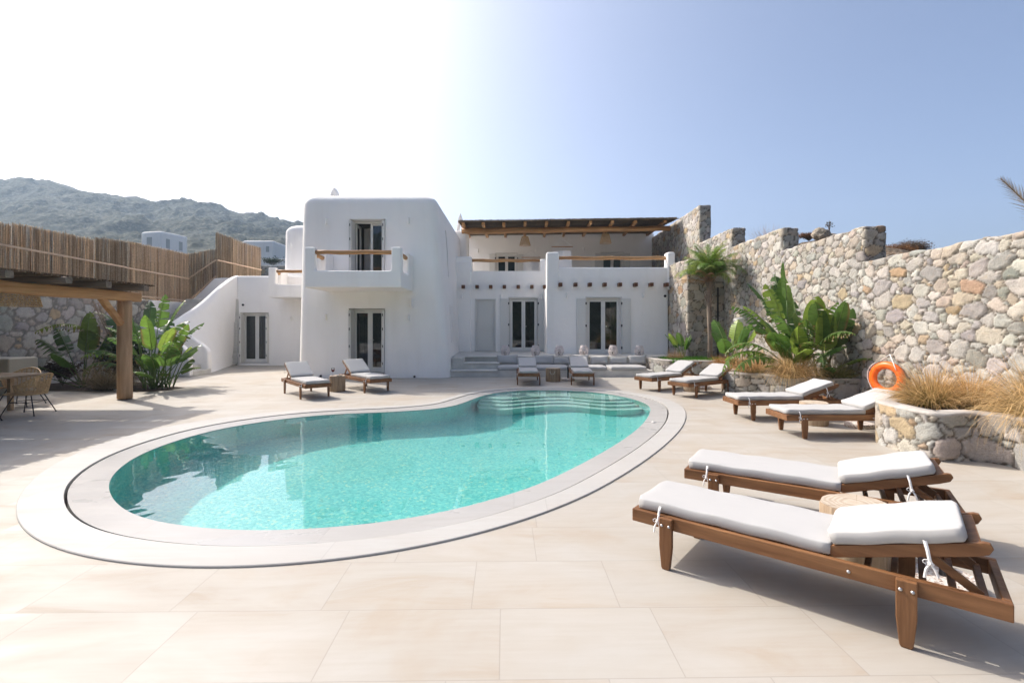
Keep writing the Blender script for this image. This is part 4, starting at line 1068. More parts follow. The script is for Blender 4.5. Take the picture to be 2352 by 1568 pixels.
# ================================================================ pergola over the upper terrace
tp = thing('terrace_pergola', 'long brown timber pergola with reed roof over the upper terrace', 'pergola', (2.5, 22.3, 6)); TO = (2.5, 22.3, 6)
def tz(x): return .013*(x+2.3)
b = MB(); n = 22; b.tube([(-2.32+9.6*k/n, 22.3+.02*math.sin(k*.8), 6.0+tz(-2.32+9.6*k/n)+.012*math.sin(k*1.3)) for k in range(n+1)], [.145-.025*k/n+.008*math.sin(k*2.3) for k in range(n+1)], 14)
obj('beam', b, WOOD_BEAM, tp, smooth=True, off=TO)
for k, (xf, xr) in enumerate(((-2.16,-2.3), (-1.28,-1.33), (-.37,-.35), (.58,.68), (1.53,1.73), (2.5,2.74), (3.47,3.84), (4.45,4.9), (5.46,6.0), (6.78,7.28))):
    z = tz(xf); rough_beam((xf, 21.35, 6.13+z), (xr, 26.02, 6.42+z), .13, .13, 40+k, WOOD_BEAMY, tp, 'rafter', TO, 12, .008)
def dzr(x, y): return (y-21.3)*.061+tz(x)
b = reed_roof(-2.35, 7.28, 21.2, 26.38, 6.225, 'x', 8, .05, 0, dz=dzr, rag=.05); obj('reed_roof', b, REED, tp, off=TO)
b = reed_roof(-2.33, 7.26, 21.22, 26.38, 6.26, 'y', 9, .06, .0, dz=dzr, rag=.04); obj('reed_roof_cover', b, REED, tp, off=TO)

# woven lamps
def woven_lamp(x, y, ztop, rt, rb_, h, cord, label, group='woven cane lamps'):
    o = thing('pendant_lamp', label, 'lamp', (x, y, ztop), 0, group)
    b = MB(); nr = 26; rows = 9
    for k in range(nr):
        a = 2*math.pi*k/nr; pts = []
        for j in range(rows+1):
            f = j/rows; r = rt+(rb_-rt)*f; aa = a+.05*math.sin(j*2.2+k); pts.append((r*math.cos(aa), r*math.sin(aa), -h*f))
        b.tube(pts, .008, 4)
    for j in range(rows+1):
        f = j/rows; r = rt+(rb_-rt)*f; b.tube([((r+.006*(-1)**k)*math.cos(2*math.pi*k/40), (r+.006*(-1)**k)*math.sin(2*math.pi*k/40), -h*f) for k in range(41)], .009, 4, caps=False)
    b.lathe([(0, .01), (rt, .005), (rt, -.005), (0, -.0)], 16)
    obj('lamp_shade', b, WICKER, o)
    b = MB(); b.tube([(0, 0, 0), (0, 0, cord)], .008, 6); obj('cord', b, BLACK, o)
woven_lamp(.62, 23.0, 5.86, .15, .26, .40, .28, 'woven cane lamp under the upper pergola, left of the terrace post')
woven_lamp(4.45, 23.0, 5.98, .17, .27, .42, .25, 'woven cane lamp under the upper pergola, right of the hanging chairs')
woven_lamp(-9.15, 8.9, 2.36, .28, .36, .38, .05, 'large woven cane lamp under the dining pergola at the left edge')
# hanging chairs
def hanging_chair(x, y, z, s, label):
    o = thing('hanging_chair', label, 'hanging chair', (x, y, z), 0, 'hanging chairs on the upper terrace')
    b = MB(); nseg = 22
    P = []
    for j in range(9):
        f = j/8; P.append([((-.42+.84*k/nseg)*s, -.25+.15*f+.18*math.cos(math.pi*k/nseg*2)*.4*f, (-.35+1.0*f)*s+.18*(2*k/nseg-1)**2*(1-f)) for k in range(nseg+1)])
    b.grid(P); obj('seat_cloth', b, ROPE, o, smooth=True)
    b = MB(); b.bar((-.5*s, 0, .85*s), (.5*s, 0, .85*s), .04, .04); obj('spreader_bar', b, WOOD_BEAM, o)
    b = MB()
    for k in range(-5, 6): b.tube([(k*.08*s, -.1, .63*s), (k*.095*s, 0, .85*s)], .007, 4)
    for q in (-1, 1): b.tube([(q*.48*s, 0, .85*s), (0, .1, 1.25*s)], .012, 5)
    b.tube([(0, .1, 1.35*s), (0, .1, 6.18-z)], .012, 5); obj('rope', b, ROPE, o)
hanging_chair(2.35, 22.6, 4.48, 1.0, 'white rope hanging chair on the upper terrace, seen right of the tall terrace post')
hanging_chair(.95, 24.2, 4.25, .95, 'white rope hanging chair on the upper terrace, half hidden left of the tall terrace post')
# ================================================================ sun loungers
TIE_N = [0]
def rbox(b, x0, x1, y0, y1, z0, z1, M=None): b.box(x0, x1, y0, y1, z0, z1, M)
def cushion_mesh(b, x0, x1, w, z0, t, M=None, nx=26, ny=12, r=.03, wr=.004, seed=0, puff=.012):
    """soft slab: rounded rims and slight wrinkles"""
    rows = []
    prof = []
    for a in (-90, -60, -30, 0, 30, 60, 90): prof.append((r*math.cos(R(a))-r, t/2+(t/2-r)*(1 if a > 0 else -1 if a < 0 else 0)+r*math.sin(R(a)) if a else t/2))
    L_ = x1-x0; v = []; f = []
    # top and bottom sheets as grids, sides from a ring profile
    def ring(off):
        pts = []; X0, X1, Y = x0-off, x1+off, w/2+off; c = min(.03, r)
        for k in range(nx+1): pts.append((X0+c+(X1-X0-2*c)*k/nx, -Y))
        for k in range(1, ny): pts.append((X1, -Y+c+(2*Y-2*c)*k/ny))
        for k in range(nx+1): pts.append((X1-c-(X1-X0-2*c)*k/nx, Y))
        for k in range(1, ny): pts.append((X0, Y-c-(2*Y-2*c)*k/ny))
        return pts
    rings = []
    for off, z in prof:
        pts = ring(off); n = len(pts)
        rings.append([(px, py, z0+z+wr*1.3*math.sin(px*9+seed)*math.sin(z*60)+.003*math.sin(k*.8+seed)) for k, (px, py) in enumerate(pts)])
    for ins in (.06, .14, .24):
        pts = []; cx, cy = (x0+x1)/2, 0; hw = (x1-x0)/2; hh = w/2
        for (px, py) in ring(-r):
            qx = cx+(px-cx)*(hw-r-ins)/(hw-r); qy = py*(hh-r-ins)/(hh-r) if hh-r-ins > 0 else 0
            pts.append((qx, qy, z0+t+puff*min(1, ins/.14)+wr*(fbm(qx*5+seed, qy*5, 7, 3)-.5)*2.4))
        rings.append(pts)
    m = len(rings[0]); v = [p for r_ in rings for p in r_]
    f = [(i*m+k, i*m+(k+1) % m, (i+1)*m+(k+1) % m, (i+1)*m+k) for i in range(len(rings)-1) for k in range(m)]
    f += [tuple(range(m-1, -1, -1)), tuple((len(rings)-1)*m+k for k in range(m))]
    if M is not None: v = [tuple(M @ Vector(p)) for p in v]
    v = [(float(p[0]), float(p[1]), float(p[2])) for p in v]
    b.add(v, f)
RW, RL, RH = .27, 1.86, .338    # half width to the rail, length, rail top
HINGE = 1.18
def make_lounger(ang, label):
    t = thing('sun_lounger', label, 'sun lounger', group='brown wooden sun loungers with white cushions')
    b = MB(); h = .085; z0 = RH-h
    for s in (-1, 1): b.box(0, RL, s*RW-.0175, s*RW+.0175, z0, RH)
    b.box(.0, .035, -RW+.018, RW-.018, z0+.001, RH-.001); b.box(RL-.035, RL, -RW+.018, RW-.018, z0+.001, RH-.001)
    b.box(1.12, 1.15, -RW+.018, RW-.018, z0+.02, RH-.02)
    obj('frame', b, WOOD_BROWN, t, bevel=.006)
    b = MB()
    for s in (-1, 1): b.box(.036, 1.119, *sorted((s*(RW-.0185), s*(RW-.06))), RH-.05, RH-.001)
    for k in range(10): b.box(.06+.112*k, .06+.112*k+.07, -RW+.061, RW-.061, RH-.03, RH-.006)
    for k in range(5): b.box(1.30+.115*k, 1.30+.115*k+.03, -RW+.018, RW-.018, z0+.012, z0+.05)
    obj('slats', b, WOOD_BROWN, t, bevel=.003)
    for x in (.25, 1.48):
        for s in (-1, 1):
            b = MB(); w = .0425; y0 = s*(RW+.0185); y1 = s*(RW+.0185+.034)
            prof = [(-w, RH-.004), (-w, .15), (-w*.66, .012), (-w*.5, 0), (w*.5, 0), (w*.66, .012), (w, .15), (w, RH-.004)]
            ya, yb = min(y0, y1), max(y0, y1)
            n = len(prof); v = [(x+p, ya, z) for p, z in prof]+[(x+p, yb, z) for p, z in prof]
            f = [tuple(range(n)), tuple(range(2*n-1, n-1, -1))]+[(i, n+i, n+(i+1) % n, (i+1) % n) for i in range(n)]
            b.add(v, f); leg = fixobj(obj('leg', b, WOOD_LEG, t, bevel=.005))
            for q in (-.024, .024):
                c = MB(); c.lathe([(0, 0), (.0095, 0), (.0085, .004), (.005, .007), (0, .008)], 10)
                M = Matrix.Translation((x+q, s*(RW+.0185+.034), RH-.05)) @ Matrix.Rotation(R(-90)*s, 4, 'X'); c.v = [tuple(M @ Vector(p)) for p in c.v]
                obj('bolt', c, SILVER, leg, smooth=True)
    for s in (-1, 1):
        c = MB(); c.lathe([(0, 0), (.0095, 0), (.0085, .004), (.005, .007), (0, .008)], 10)
        M = Matrix.Translation((HINGE+.06, s*(RW+.018), RH-.045)) @ Matrix.Rotation(R(-90)*s, 4, 'X'); c.v = [tuple(M @ Vector(p)) for p in c.v]
        obj('bolt', c, SILVER, t, smooth=True)
    # backrest, turned about the hinge
    M = Matrix.Translation((HINGE-.03, 0, RH+.0)) @ Matrix.Rotation(-R(ang), 4, 'Y')
    b = MB()
    for s in (-1, 1):
        pr = [(0, 0), (.02, -.012), (.60, -.012), (.66, -.006), (.685, .02), (.68, .045), (.66, .052), (0, .052)]
        ya, yb = sorted((s*(RW-.022), s*(RW-.022-.03))); n = len(pr)
        v = [M @ Vector((p, ya, z)) for p, z in pr]+[M @ Vector((p, yb, z)) for p, z in pr]
        b.add(v, [tuple(range(n)), tuple(range(2*n-1, n-1, -1))]+[(i, n+i, n+(i+1) % n, (i+1) % n) for i in range(n)])
    for k in range(6): b.box(.04+.108*k, .04+.108*k+.07, -RW+.06, RW-.06, .030, .051, M)
    fixobj(obj('backrest', b, WOOD_BROWN, t, bevel=.004))
    b = MB(); e = M @ Vector((.42, 0, -.0))
    for s in (-1, 1): b.bar((e.x, s*(RW-.075), e.z), (e.x+.21, s*(RW-.075), z0+.055), .022, .04)
    b.bar((e.x, -(RW-.06), e.z-.004), (e.x, RW-.06, e.z-.004), .03, .03); obj('support', b, WOOD_BROWN, t, bevel=.003)
    b = MB(); cushion_mesh(b, .02, HINGE-.012, 0.515, RH+.002, .070, seed=ang, r=.015, wr=.0015, puff=.003); m1 = fixobj(obj('seat_cushion', b, FABRIC, t, smooth=True))
    M2 = M @ Matrix.Translation((0, 0, .054))
    b = MB(); cushion_mesh(b, .02, .61, .515, .0, .070, M2, nx=16, seed=ang+3, r=.015, wr=.0015, puff=.003); m2 = fixobj(obj('back_cushion', b, FABRIC, t, smooth=True))
    # cotton ties knotted round the frame
    for (x, z, par, down) in ((.19, RH+.02, m1, 1), (None, None, m2, 1)):
        for s in (-1, 1):
            if x is None:
                p = M @ Vector((.44, s*(RW-.02), .0)); X, Z = p.x, p.z
            else: X, Z = x, z
            b = MB(); yo = s*(RW+.024) if x is not None else s*(RW+.0)
            def ribbon(pts, w=.008):
                P = [[(p_[0]-w, p_[1], p_[2]) for p_ in pts], [(p_[0], p_[1]+s*.004, p_[2]) for p_ in pts], [(p_[0]+w, p_[1], p_[2]) for p_ in pts]]
                b.grid(P)
            if x is not None: ribbon([(X, s*(RW-.02), Z+.03), (X+.003, s*(RW+.012), Z+.012), (X+.004, yo, Z-.02), (X, yo+s*.006, Z-.06)])
            else: ribbon([(X-.02, s*(RW-.01), Z+.07), (X-.01, yo+s*.008, Z+.03), (X, yo+s*.01, Z-.03)])
            zz = Z-.06 if x is not None else Z-.03
            b.tube([(X-.012, yo+s*.012, zz+.006), (X, yo+s*.018, zz), (X+.014, yo+s*.012, zz-.004)], [.004, .009, .004], 6)
            ribbon([(X, yo+s*.012, zz), (X-.016, yo+s*.016, zz-.03), (X-.022, yo+s*.014, zz-.075)], .006)
            ribbon([(X, yo+s*.012, zz), (X+.018, yo+s*.018, zz-.025), (X+.030, yo+s*.014, zz-.06)], .006)
            lp = [(X+.016*math.sin(a)*1.2-.010, yo+s*.016, zz+.006-.012*math.cos(a)) for a in np.linspace(0, 6, 9)]
            b.tube(lp, .0022, 5)
            obj('tie', b, ROPE, par)
    return t
WOOD_LEG = m_wood('stained_leg_timber', (.165,.070,.027), (.31,.155,.068), 1.0, 2, .5)
LOUNGERS = [
 # leg seen (x, y), side of that leg, direction foot -> head, backrest angle, label
 ((1.019,3.194), -1, (.775,-.632), 17, 'wooden sun lounger with white cushion nearest the camera, in front of the tree stump'),
 (None, (1.69,4.54), (.833,-.554), 18, 'wooden sun lounger with white cushion just behind the nearest lounger and its tree stump'),
 ((4.107,8.226), -1, (1,.03), 22, 'wooden sun lounger in front of the two-lobed planter, second from the near stone planter'),
 ((4.175,6.889), -1, (1,.0), 22, 'wooden sun lounger below the orange ring, its backrest end hidden by the near planter'),
 ((3.63,11.9), -1, (.843,.538), 26, 'wooden sun lounger beside the bench end, furthest back right of the pool'),
 ((4.133,10.83), -1, (.835,.55), 26, 'wooden sun lounger right rear of the pool, head end at the two-lobed planter'),
 ((.152,13.28), 1, (.0,1), 22, 'wooden sun lounger facing the camera before the bench, left of the rope-handled stump'),
 ((1.628,13.24), 1, (.048,1), 27, 'wooden sun lounger facing the camera before the bench, right of the rope-handled stump'),
 ((-4.66,10.65), 1, (-.643,.766), 31, 'wooden sun lounger before the tower, left of the stump with the wine glass'),
 ((-3.553,11.65), 1, (-.664,.747), 31, 'wooden sun lounger before the tower door, right of the stump with the wine glass')]
protos = {}
for leg, side, d, ang, label in LOUNGERS:
    d = Vector((d[0], d[1])).normalized(); n = Vector((-d.y, d.x))
    if leg is None: o2 = Vector(side)
    else: o2 = Vector(leg)-d*.25-n*side*(RW+.035)
    key = {17:17, 18:17, 22:20, 26:24, 27:24, 31:30}[ang]
    if key not in protos: protos[key] = t = make_lounger(key, label)
    else: t = copy_tree(protos[key]); t['label'] = label
    t.location = (o2.x, o2.y, 0); t.rotation_euler = (0, 0, math.atan2(d.y, d.x))

# ================================================================ tree stump tables
def _rings():
    m, nt = mat('sawn_log_top'); v = coords(nt)
    nn = noise(nt, 5, 3, .5, v); s = N(nt, 'ShaderNodeVectorMath', operation='LENGTH'); L(nt, v, s.inputs[0])
    w = math_(nt, 'SINE', math_(nt, 'MULTIPLY', math_(nt, 'ADD', s.outputs['Value'], math_(nt, 'MULTIPLY', nn.outputs[0], .05)), 520))
    r = ramp(nt, math_(nt, 'MULTIPLY_ADD', w, .5, .5), [(0, (.44,.37,.29)), (1, (.56,.49,.40))])
    n2 = noise(nt, 3, 4, .6, v); k = ramp(nt, n2.outputs[0], [(.35, (.8,.75,.7)), (.65, (1.05,1.05,1.05))])
    s2 = N(nt, 'ShaderNodeSeparateXYZ'); L(nt, v, s2.inputs[0]); ang = math_(nt, 'ARCTAN2', s2.outputs[0], s2.outputs[1])
    cr = N(nt, 'ShaderNodeTexNoise', noise_dimensions='1D'); cr.inputs['Scale'].default_value = 9; cr.inputs['Detail'].default_value = 4; L(nt, ang, cr.inputs['W'])
    kc = ramp(nt, cr.outputs[0], [(.30, (.42,.33,.25)), (.36, (1,1,1))])
    c = mixc(nt, 1.0, r.outputs[0], k.outputs[0], 'MULTIPLY'); c = mixc(nt, .8, c, kc.outputs[0], 'MULTIPLY')
    finish(nt, c, .85, w, .3, .002, spec=.2); return m
LOGTOP = _rings()
LOGSIDE_PALE = m_wood('pale_log_side', (.36,.26,.17), (.62,.50,.36), 1.3, 2, .9, bst=1.0)
def stump(x, y, r, h, label, seed, pale=True, rope=False):
    o = thing('tree_stump_table', label, 'stump table', (x, y, 0), 0, 'tree stump tables'); rr = random.Random(seed)
    n = 40; ph = [rr.uniform(0, 6) for _ in range(6)]
    def rad(a, z): return r*(1+.045*math.sin(2*a+ph[0])+.03*math.sin(3*a+ph[1])+.018*math.sin(7*a+ph[2]+z*3)+.012*math.sin(13*a+ph[3]))
    rows = []
    for z, q in ((.0, .96), (.02, 1.0), (h*.25, 1.01), (h*.5, 1), (h*.75, 1.01), (h-.012, 1), (h, .985)):
        rows.append([(rad(2*math.pi*k/n, z)*q*math.cos(2*math.pi*k/n), rad(2*math.pi*k/n, z)*q*math.sin(2*math.pi*k/n), z) for k in range(n)])
    b = MB(); v = [p for q in rows for p in q]; b.add(v, [(i*n+k, i*n+(k+1) % n, (i+1)*n+(k+1) % n, (i+1)*n+k) for i in range(6) for k in range(n)])
    obj('bark_side', b, LOGSIDE_PALE if pale else STUMP_SIDE, o, smooth=True)
    b = MB(); b.add([(0, 0, h+.001)]+[(p[0], p[1], h+.001) for p in rows[-1]], [(0, k+1, (k+1) % n+1) for k in range(n)]); obj('sawn_top', b, LOGTOP, o)
    if rope:
        b = MB(); b.tube([(-.10, -r*.93, h*.80), (-.095, -r*1.06, h*.66), (-.055, -r*1.15, h*.58), (.0, -r*1.17, h*.60), (.035, -r*1.08, h*.80)], .011, 7); obj('rope_handle', b, m_plain('grey_rope', (.42,.38,.31), .9, bscale=120, bst=.6), o, smooth=True)
    return o
stump(2.385, 3.345, .215, .375, 'pale tree stump table between the two nearest loungers, its cracked sawn top showing', 1)
stump(4.97, 7.95, .215, .36, 'pale tree stump table between the two loungers below the orange ring', 2)
stump(4.45, 12.0, .185, .37, 'pale tree stump table between the two loungers at the right rear of the pool', 3)
stump(1.20, 14.15, .205, .385, 'grey-brown tree stump table with rope handle between the loungers facing the camera', 4, False, True)
stump(-4.33, 12.0, .195, .385, 'brown tree stump table holding a glass of red wine before the tower', 5, False)
# wine glass and an unclear flat dark item on the stump
gx, gy = -4.42, 11.93
o = thing('wine_glass', 'stemmed glass of red wine on the stump table before the tower', 'wine glass', (gx, gy, .387))
m, nt = mat('clear_glass'); tr = N(nt, 'ShaderNodeBsdfTransparent'); gl = N(nt, 'ShaderNodeBsdfGlossy'); gl.inputs['Roughness'].default_value = .02; fr_ = N(nt, 'ShaderNodeFresnel'); fr_.inputs[0].default_value = 1.5
mx = N(nt, 'ShaderNodeMixShader'); oo = N(nt, 'ShaderNodeOutputMaterial'); L(nt, fr_.outputs[0], mx.inputs[0]); L(nt, tr.outputs[0], mx.inputs[1]); L(nt, gl.outputs[0], mx.inputs[2]); L(nt, mx.outputs[0], oo.inputs[0])
b = MB(); b.lathe([(.034, 0), (.034, .003), (.005, .007), (.004, .085), (.012, .095), (.035, .115), (.043, .145), (.040, .175), (.033, .195)], 20); obj('glass_bowl', b, m, o, smooth=True)
b = MB(); b.lathe([(0, .097), (.012, .098), (.033, .117), (.040, .145), (.0395, .152), (0, .152)], 20); obj('red_wine', b, m_plain('red_wine', (.16,.004,.008), .1), o, smooth=True)
b = MB(); b.box(-4.32, -4.19, 11.90, 11.97, .388, .400); tag(obj('dark_flat_item', b, BLACK, None, bevel=.004), 'flat dark wallet lying on the stump beside the wine glass', 'item')
# round pebble-concrete parasol feet
PEB = None
def _peb():
    m, nt = mat('pebble_concrete'); v = coords(nt); vo = N(nt, 'ShaderNodeTexVoronoi'); vo.inputs['Scale'].default_value = 75; L(nt, v, vo.inputs['Vector'])
    sp = N(nt, 'ShaderNodeSeparateColor'); L(nt, vo.outputs['Color'], sp.inputs[0])
    r = ramp(nt, sp.outputs[0], [(0, (.25,.16,.12)), (.3, (.5,.42,.36)), (.6, (.62,.56,.5)), (1, (.7,.68,.64))]); finish(nt, r.outputs[0], .8, vo.outputs['Distance'], .6, .006, spec=.3); return m
PEB = _peb()
def parasol_foot(x, y, r, label, pole):
    o = thing('parasol_foot', label, 'parasol base', (x, y, 0), 0, 'round pebble parasol feet')
    b = MB(); b.lathe([(0, 0), (r*.95, 0), (r, .015), (r, .05), (r*.94, .068), (0, .072)], 36); obj('pebble_disc', b, PEB, o, smooth=True, auto=40)
    b = MB(); b.tube([(0, 0, .07), (0, 0, .07+pole)], .022, 14); obj('pole_socket', b, STEEL, o, smooth=True, auto=40)
parasol_foot(2.66, 2.98, .19, 'round pebble parasol foot under the head end of the nearest lounger', .06)
parasol_foot(5.55, 7.72, .20, 'round pebble parasol foot behind the lounger that ends at the near planter', .06)
parasol_foot(4.92, 12.45, .20, 'round pebble parasol foot behind the stump at the right rear of the pool', .06)
parasol_foot(1.66, 14.35, .20, 'round parasol foot with upright grey pole beside the rope-handled stump', .34)

# ================================================================ bench cushions
bx = [(1140,1190.5,821.5), (1184.5,1238,825.5), (1228,1274,822), (1270,1311,826), (1309,1354.5,821.5), (1356.5,1400,823.5), (1401,1445,825), (1444.5,1488,822)]
names = ['first cushion from the left on the porch bench', 'second cushion from the left on the porch bench, behind a lounger backrest', 'third cushion from the left on the porch bench, tilted',
 'fourth cushion from the left on the porch bench, above the rope-handled stump', 'fifth cushion from the left on the porch bench, behind a lounger backrest', 'sixth cushion from the left on the porch bench',
 'seventh cushion from the left on the porch bench', 'last cushion on the porch bench, touching the stone planter']
for k, (a, c, ty) in enumerate(bx):
    x0, z1 = XZ(a, ty, 16.25); x1, _ = XZ(c, ty, 16.25); w = x1-x0-.01; h = (z1-.325)*1.34
    b = MB(); nn = 14; P1 = []; P2 = []; rr = np.random.default_rng(k)
    tl = rr.uniform(-.05, .05)
    def pil(sg):
        rows = []
        for j in range(nn+1):
            u = j/nn*2-1; row = []
            for i in range(nn+1):
                q = i/nn*2-1; sx = q*(1-.06*(1-abs(u))*0-.05*(u*u)*0); pinch = (1-.07*(1-u*u)*abs(q)**6); pz = (1-.06*(1-q*q)*abs(u)**6)
                th = .085*((1-abs(q)**3.2)*(1-abs(u)**3.2))**.45
                row.append((q*w/2*pinch, sg*th+.012*math.sin(3*q+k+2*u), u*h/2*pz+tl*q*.25))
            rows.append(row)
        return rows
    Mx = Matrix.Translation(((x0+x1)/2, 16.38, .325+h/2+.01)) @ Matrix.Rotation(R(-14), 4, 'X')
    for sg in (-1, 1):
        rows = [[tuple(Mx @ Vector(p)) for p in r_] for r_ in pil(sg)]; b.grid(rows)
    o = obj('back_cushion', b, FABRIC, None, smooth=True)
    bm = bmesh.new(); bm.from_mesh(o.data); bmesh.ops.remove_doubles(bm, verts=bm.verts, dist=.002); bmesh.ops.recalc_face_normals(bm, faces=bm.faces); bm.to_mesh(o.data); bm.free()
    tag(o, 'white square '+names[k], 'cushion', 'white back cushions on the porch bench')
for a, c, lb_ in ((1140, 1311, 'long white seat pad on the left half of the porch bench'), (1312, 1400.5, 'white seat pad in the middle of the porch bench'), (1402, 1492, 'white seat pad at the right end of the porch bench')):
    x0 = (a-CX)/F*15.3; x1 = (c-CX)/F*15.3-.012; b = MB(); cushion_mesh(b, x0+.03, x1-.03, 1.10, 0, .115, None, 30, 14, .03, .004, a)
    b.v = [(p[0], p[1]+15.92, p[2]+.205) for p in b.v]
    o = fixobj(obj('seat_pad', b, FABRIC, None, smooth=True)); tag(o, lb_, 'seat pad', 'white seat pads on the porch bench')
# whitewashed wicker lanterns along the porch edge
def lantern(x, y, label):
    o = thing('wicker_lantern', label, 'lantern', (x, y, .577), 0, 'whitewashed wicker lanterns'); b = MB(); H = .36
    def rr(f): return .095+.065*math.sin(math.pi*min(1, (f*1.0)**.9))
    for k in range(22):
        a = 2*math.pi*k/22; b.tube([(rr(j/10)*math.cos(a+.12*math.sin(j+k)), rr(j/10)*math.sin(a+.12*math.sin(j+k)), H*j/10) for j in range(11)], .0075, 4)
    for j, f in enumerate((0, .03, .06, .5, .9, .95, 1)):
        b.tube([(rr(f)*math.cos(t)*1.02, rr(f)*math.sin(t)*1.02, H*f) for t in np.linspace(0, 2*math.pi, 21)], .011, 5, caps=False)
    for k in range(10):
        a = 2*math.pi*k/10; b.tube([(rr(j/8*.8+.1)*math.cos(a+j*.16), rr(j/8*.8+.1)*math.sin(a+j*.16), H*(.1+.8*j/8)) for j in range(9)], .007, 4)
        b.tube([(rr(j/8*.8+.1)*math.cos(a-j*.16), rr(j/8*.8+.1)*math.sin(a-j*.16), H*(.1+.8*j/8)) for j in range(9)], .007, 4)
    obj('wicker_cage', b, WHITE_WICKER, o)
    b = MB(); b.lathe([(0, .012), (.05, .012), (.05, .21), (.045, .22), (0, .22)], 16); obj('candle_glass', b, m_plain('grey_candle_glass', (.25,.23,.22), .2), o, smooth=True, auto=40)
nm = ['before the left shutter of the porch', 'before the right shutter of the first glazed porch door', 'before the bare wall between the two glazed porch doors', 'before the left shutter of the second glazed door', 'before the right half of the second glazed door', 'nearest the palm planter, on the right end of the porch edge']
for px, l_ in zip((1160.5, 1230, 1284.5, 1341, 1408, 1468.5), nm): lantern((px-CX)/F*16.95, 16.95, 'whitewashed wicker lantern '+l_)

# ================================================================ life ring
o = thing('life_ring', 'bright orange life ring hanging by a white rope on the tall stone wall', 'life ring', (7.02, 9.05, .63)); o.rotation_euler = (R(0), R(0), R(20))
b = MB(); Rr, rr2 = .248, .070; n1, n2 = 56, 16; P = []
for i in range(n1+1):
    a = 2*math.pi*i/n1; P.append([(rr2*.80*math.cos(2*math.pi*j/n2), (Rr+rr2*math.sin(2*math.pi*j/n2))*math.cos(a), (Rr+rr2*math.sin(2*math.pi*j/n2))*math.sin(a)) for j in range(n2+1)])
b.grid(P); q = obj('ring_body', b, ORANGE, o, smooth=True); fixobj(q)
for a in (45, 135, 225, 315):
    b = MB(); P = []
    for i in range(5):
        t = R(a-5+2.5*i); P.append([(rr2*.83*math.cos(2*math.pi*j/n2), (Rr+rr2*1.03*math.sin(2*math.pi*j/n2))*math.cos(t), (Rr+rr2*1.03*math.sin(2*math.pi*j/n2))*math.sin(t)) for j in range(n2+1)])
    b.grid(P); obj('rope_band', b, m_plain('orange_band', (.85,.13,.01), .6), o, smooth=True)
b = MB(); w_ = Rr+rr2
b.tube([(-.02, (w_+.02+.012*math.sin(t*3))*math.cos(t), (w_+.02+.012*math.sin(t*3))*math.sin(t)) for t in np.linspace(R(-60), R(60), 20)], .006, 6)
b.tube([(-.02, .10, w_+.01), (.05, -.02, w_+.13), (.0, -.10, w_-.0)], .006, 6); b.tube([(.05, -.02, w_+.13), (-.05, -.16, w_-.07), (-.07, -.2, w_-.14)], .007, 6)
obj('white_rope', b, ROPE, o, smooth=True)

# ================================================================ dining place
def rattan_chair(label):
    t = thing('rattan_chair', label, 'chair', group='rattan chairs round the dining table')
    # shell: back curls round from arm to arm; canes run level, a few go up
    b = MB(); z0, zs = .0, .36
    def edge(f, u):     # f 0..1 round the back from front-left to front-right, u 0..1 height
        a = math.pi*(1.12*f-.06); hgt = .36+(.16+.18*math.sin(math.pi*min(max((f*1.12-.06), 0), 1))**1.3)*u
        ra = .215+.055*u; return (-.02+ra*1.0*math.cos(a), -.03+ra*1.06*math.sin(a), hgt+0)
    for j in range(14):
        u = j/13; b.tube([edge(k/28, u) for k in range(29)], .0062 if j < 13 else .013, 5)
    for k in range(0, 29, 2): b.tube([edge(k/28, u) for u in np.linspace(0, 1, 8)], .0075, 5)
    obj('backrest', b, WICKER, t)
    b = MB()
    for k in range(24):
        x = -.215+.43*k/23; l = math.sqrt(max(0, .225**2-x*x)); b.tube([(x, -.03-.21, .36+.012), (x, -.03-.1, .355), (x, .0, .35), (x, -.03+l, .362)], .007, 4)
    b.tube([(-.215, -.03, .36), (-.22, -.2, .365), (-.19, -.25, .37), (0, -.262, .375), (.19, -.25, .37), (.22, -.2, .365), (.215, -.03, .36)], .012, 6)
    b.tube([( .225*math.cos(a), -.03+.235*math.sin(a), .355) for a in np.linspace(0, math.pi, 14)], .011, 6)
    obj('seat', b, WICKER, t)
    for sx in (-1, 1):
        for sy in (-1, 1):
            b = MB(); b.tube([(sx*.13, sy*.12-.02, .35), (sx*.235, sy*.235-.02, .012)], .008, 8); b.lathe([(0, 0), (.014, 0), (.014, .014), (0, .016)], 8, sx*.235, sy*.235-.02, 0); obj('leg', b, STEEL, t, smooth=True)
    b = MB(); q = .17
    for a, c in (((-q, -q), (q, -q)), ((q, -q), (q, q)), ((q, q), (-q, q)), ((-q, q), (-q, -q))): b.tube([(a[0], a[1]-.02, .22), (c[0], c[1]-.02, .22)], .006, 6)
    obj('stretcher', b, STEEL, t)
    return t
c0 = rattan_chair('rattan armchair with thin black legs at the right table end, fully in view')
c0.location = (-8.83, 8.86, 0); c0.rotation_euler = (0, 0, R(-80)); c0.scale = (1.1, 1.1, 1.06)
for loc, rz, lb_ in (((-8.98, 7.98, 0), R(175), 'rattan armchair cut off by the left photo edge, near side of the dining table'), ((-9.98, 9.85, 0), R(12), 'rattan armchair on the far side of the dining table, mostly hidden behind it')):
    c = copy_tree(c0); c.location = loc; c.rotation_euler = (0, 0, rz); c['label'] = lb_
t = thing('dining_table', 'pale wooden dining table under the pergola at the left edge', 'table', (-10.0, 8.9, 0)); DO = (-10.0, 8.9, 0)
b = MB(); b.prism(rounded_rect(-11.2, -9.02, 8.45, 9.40, .12)[::1], .665, .705); obj('table_top', b, WOOD_TABLE, t, off=DO, bevel=.008)
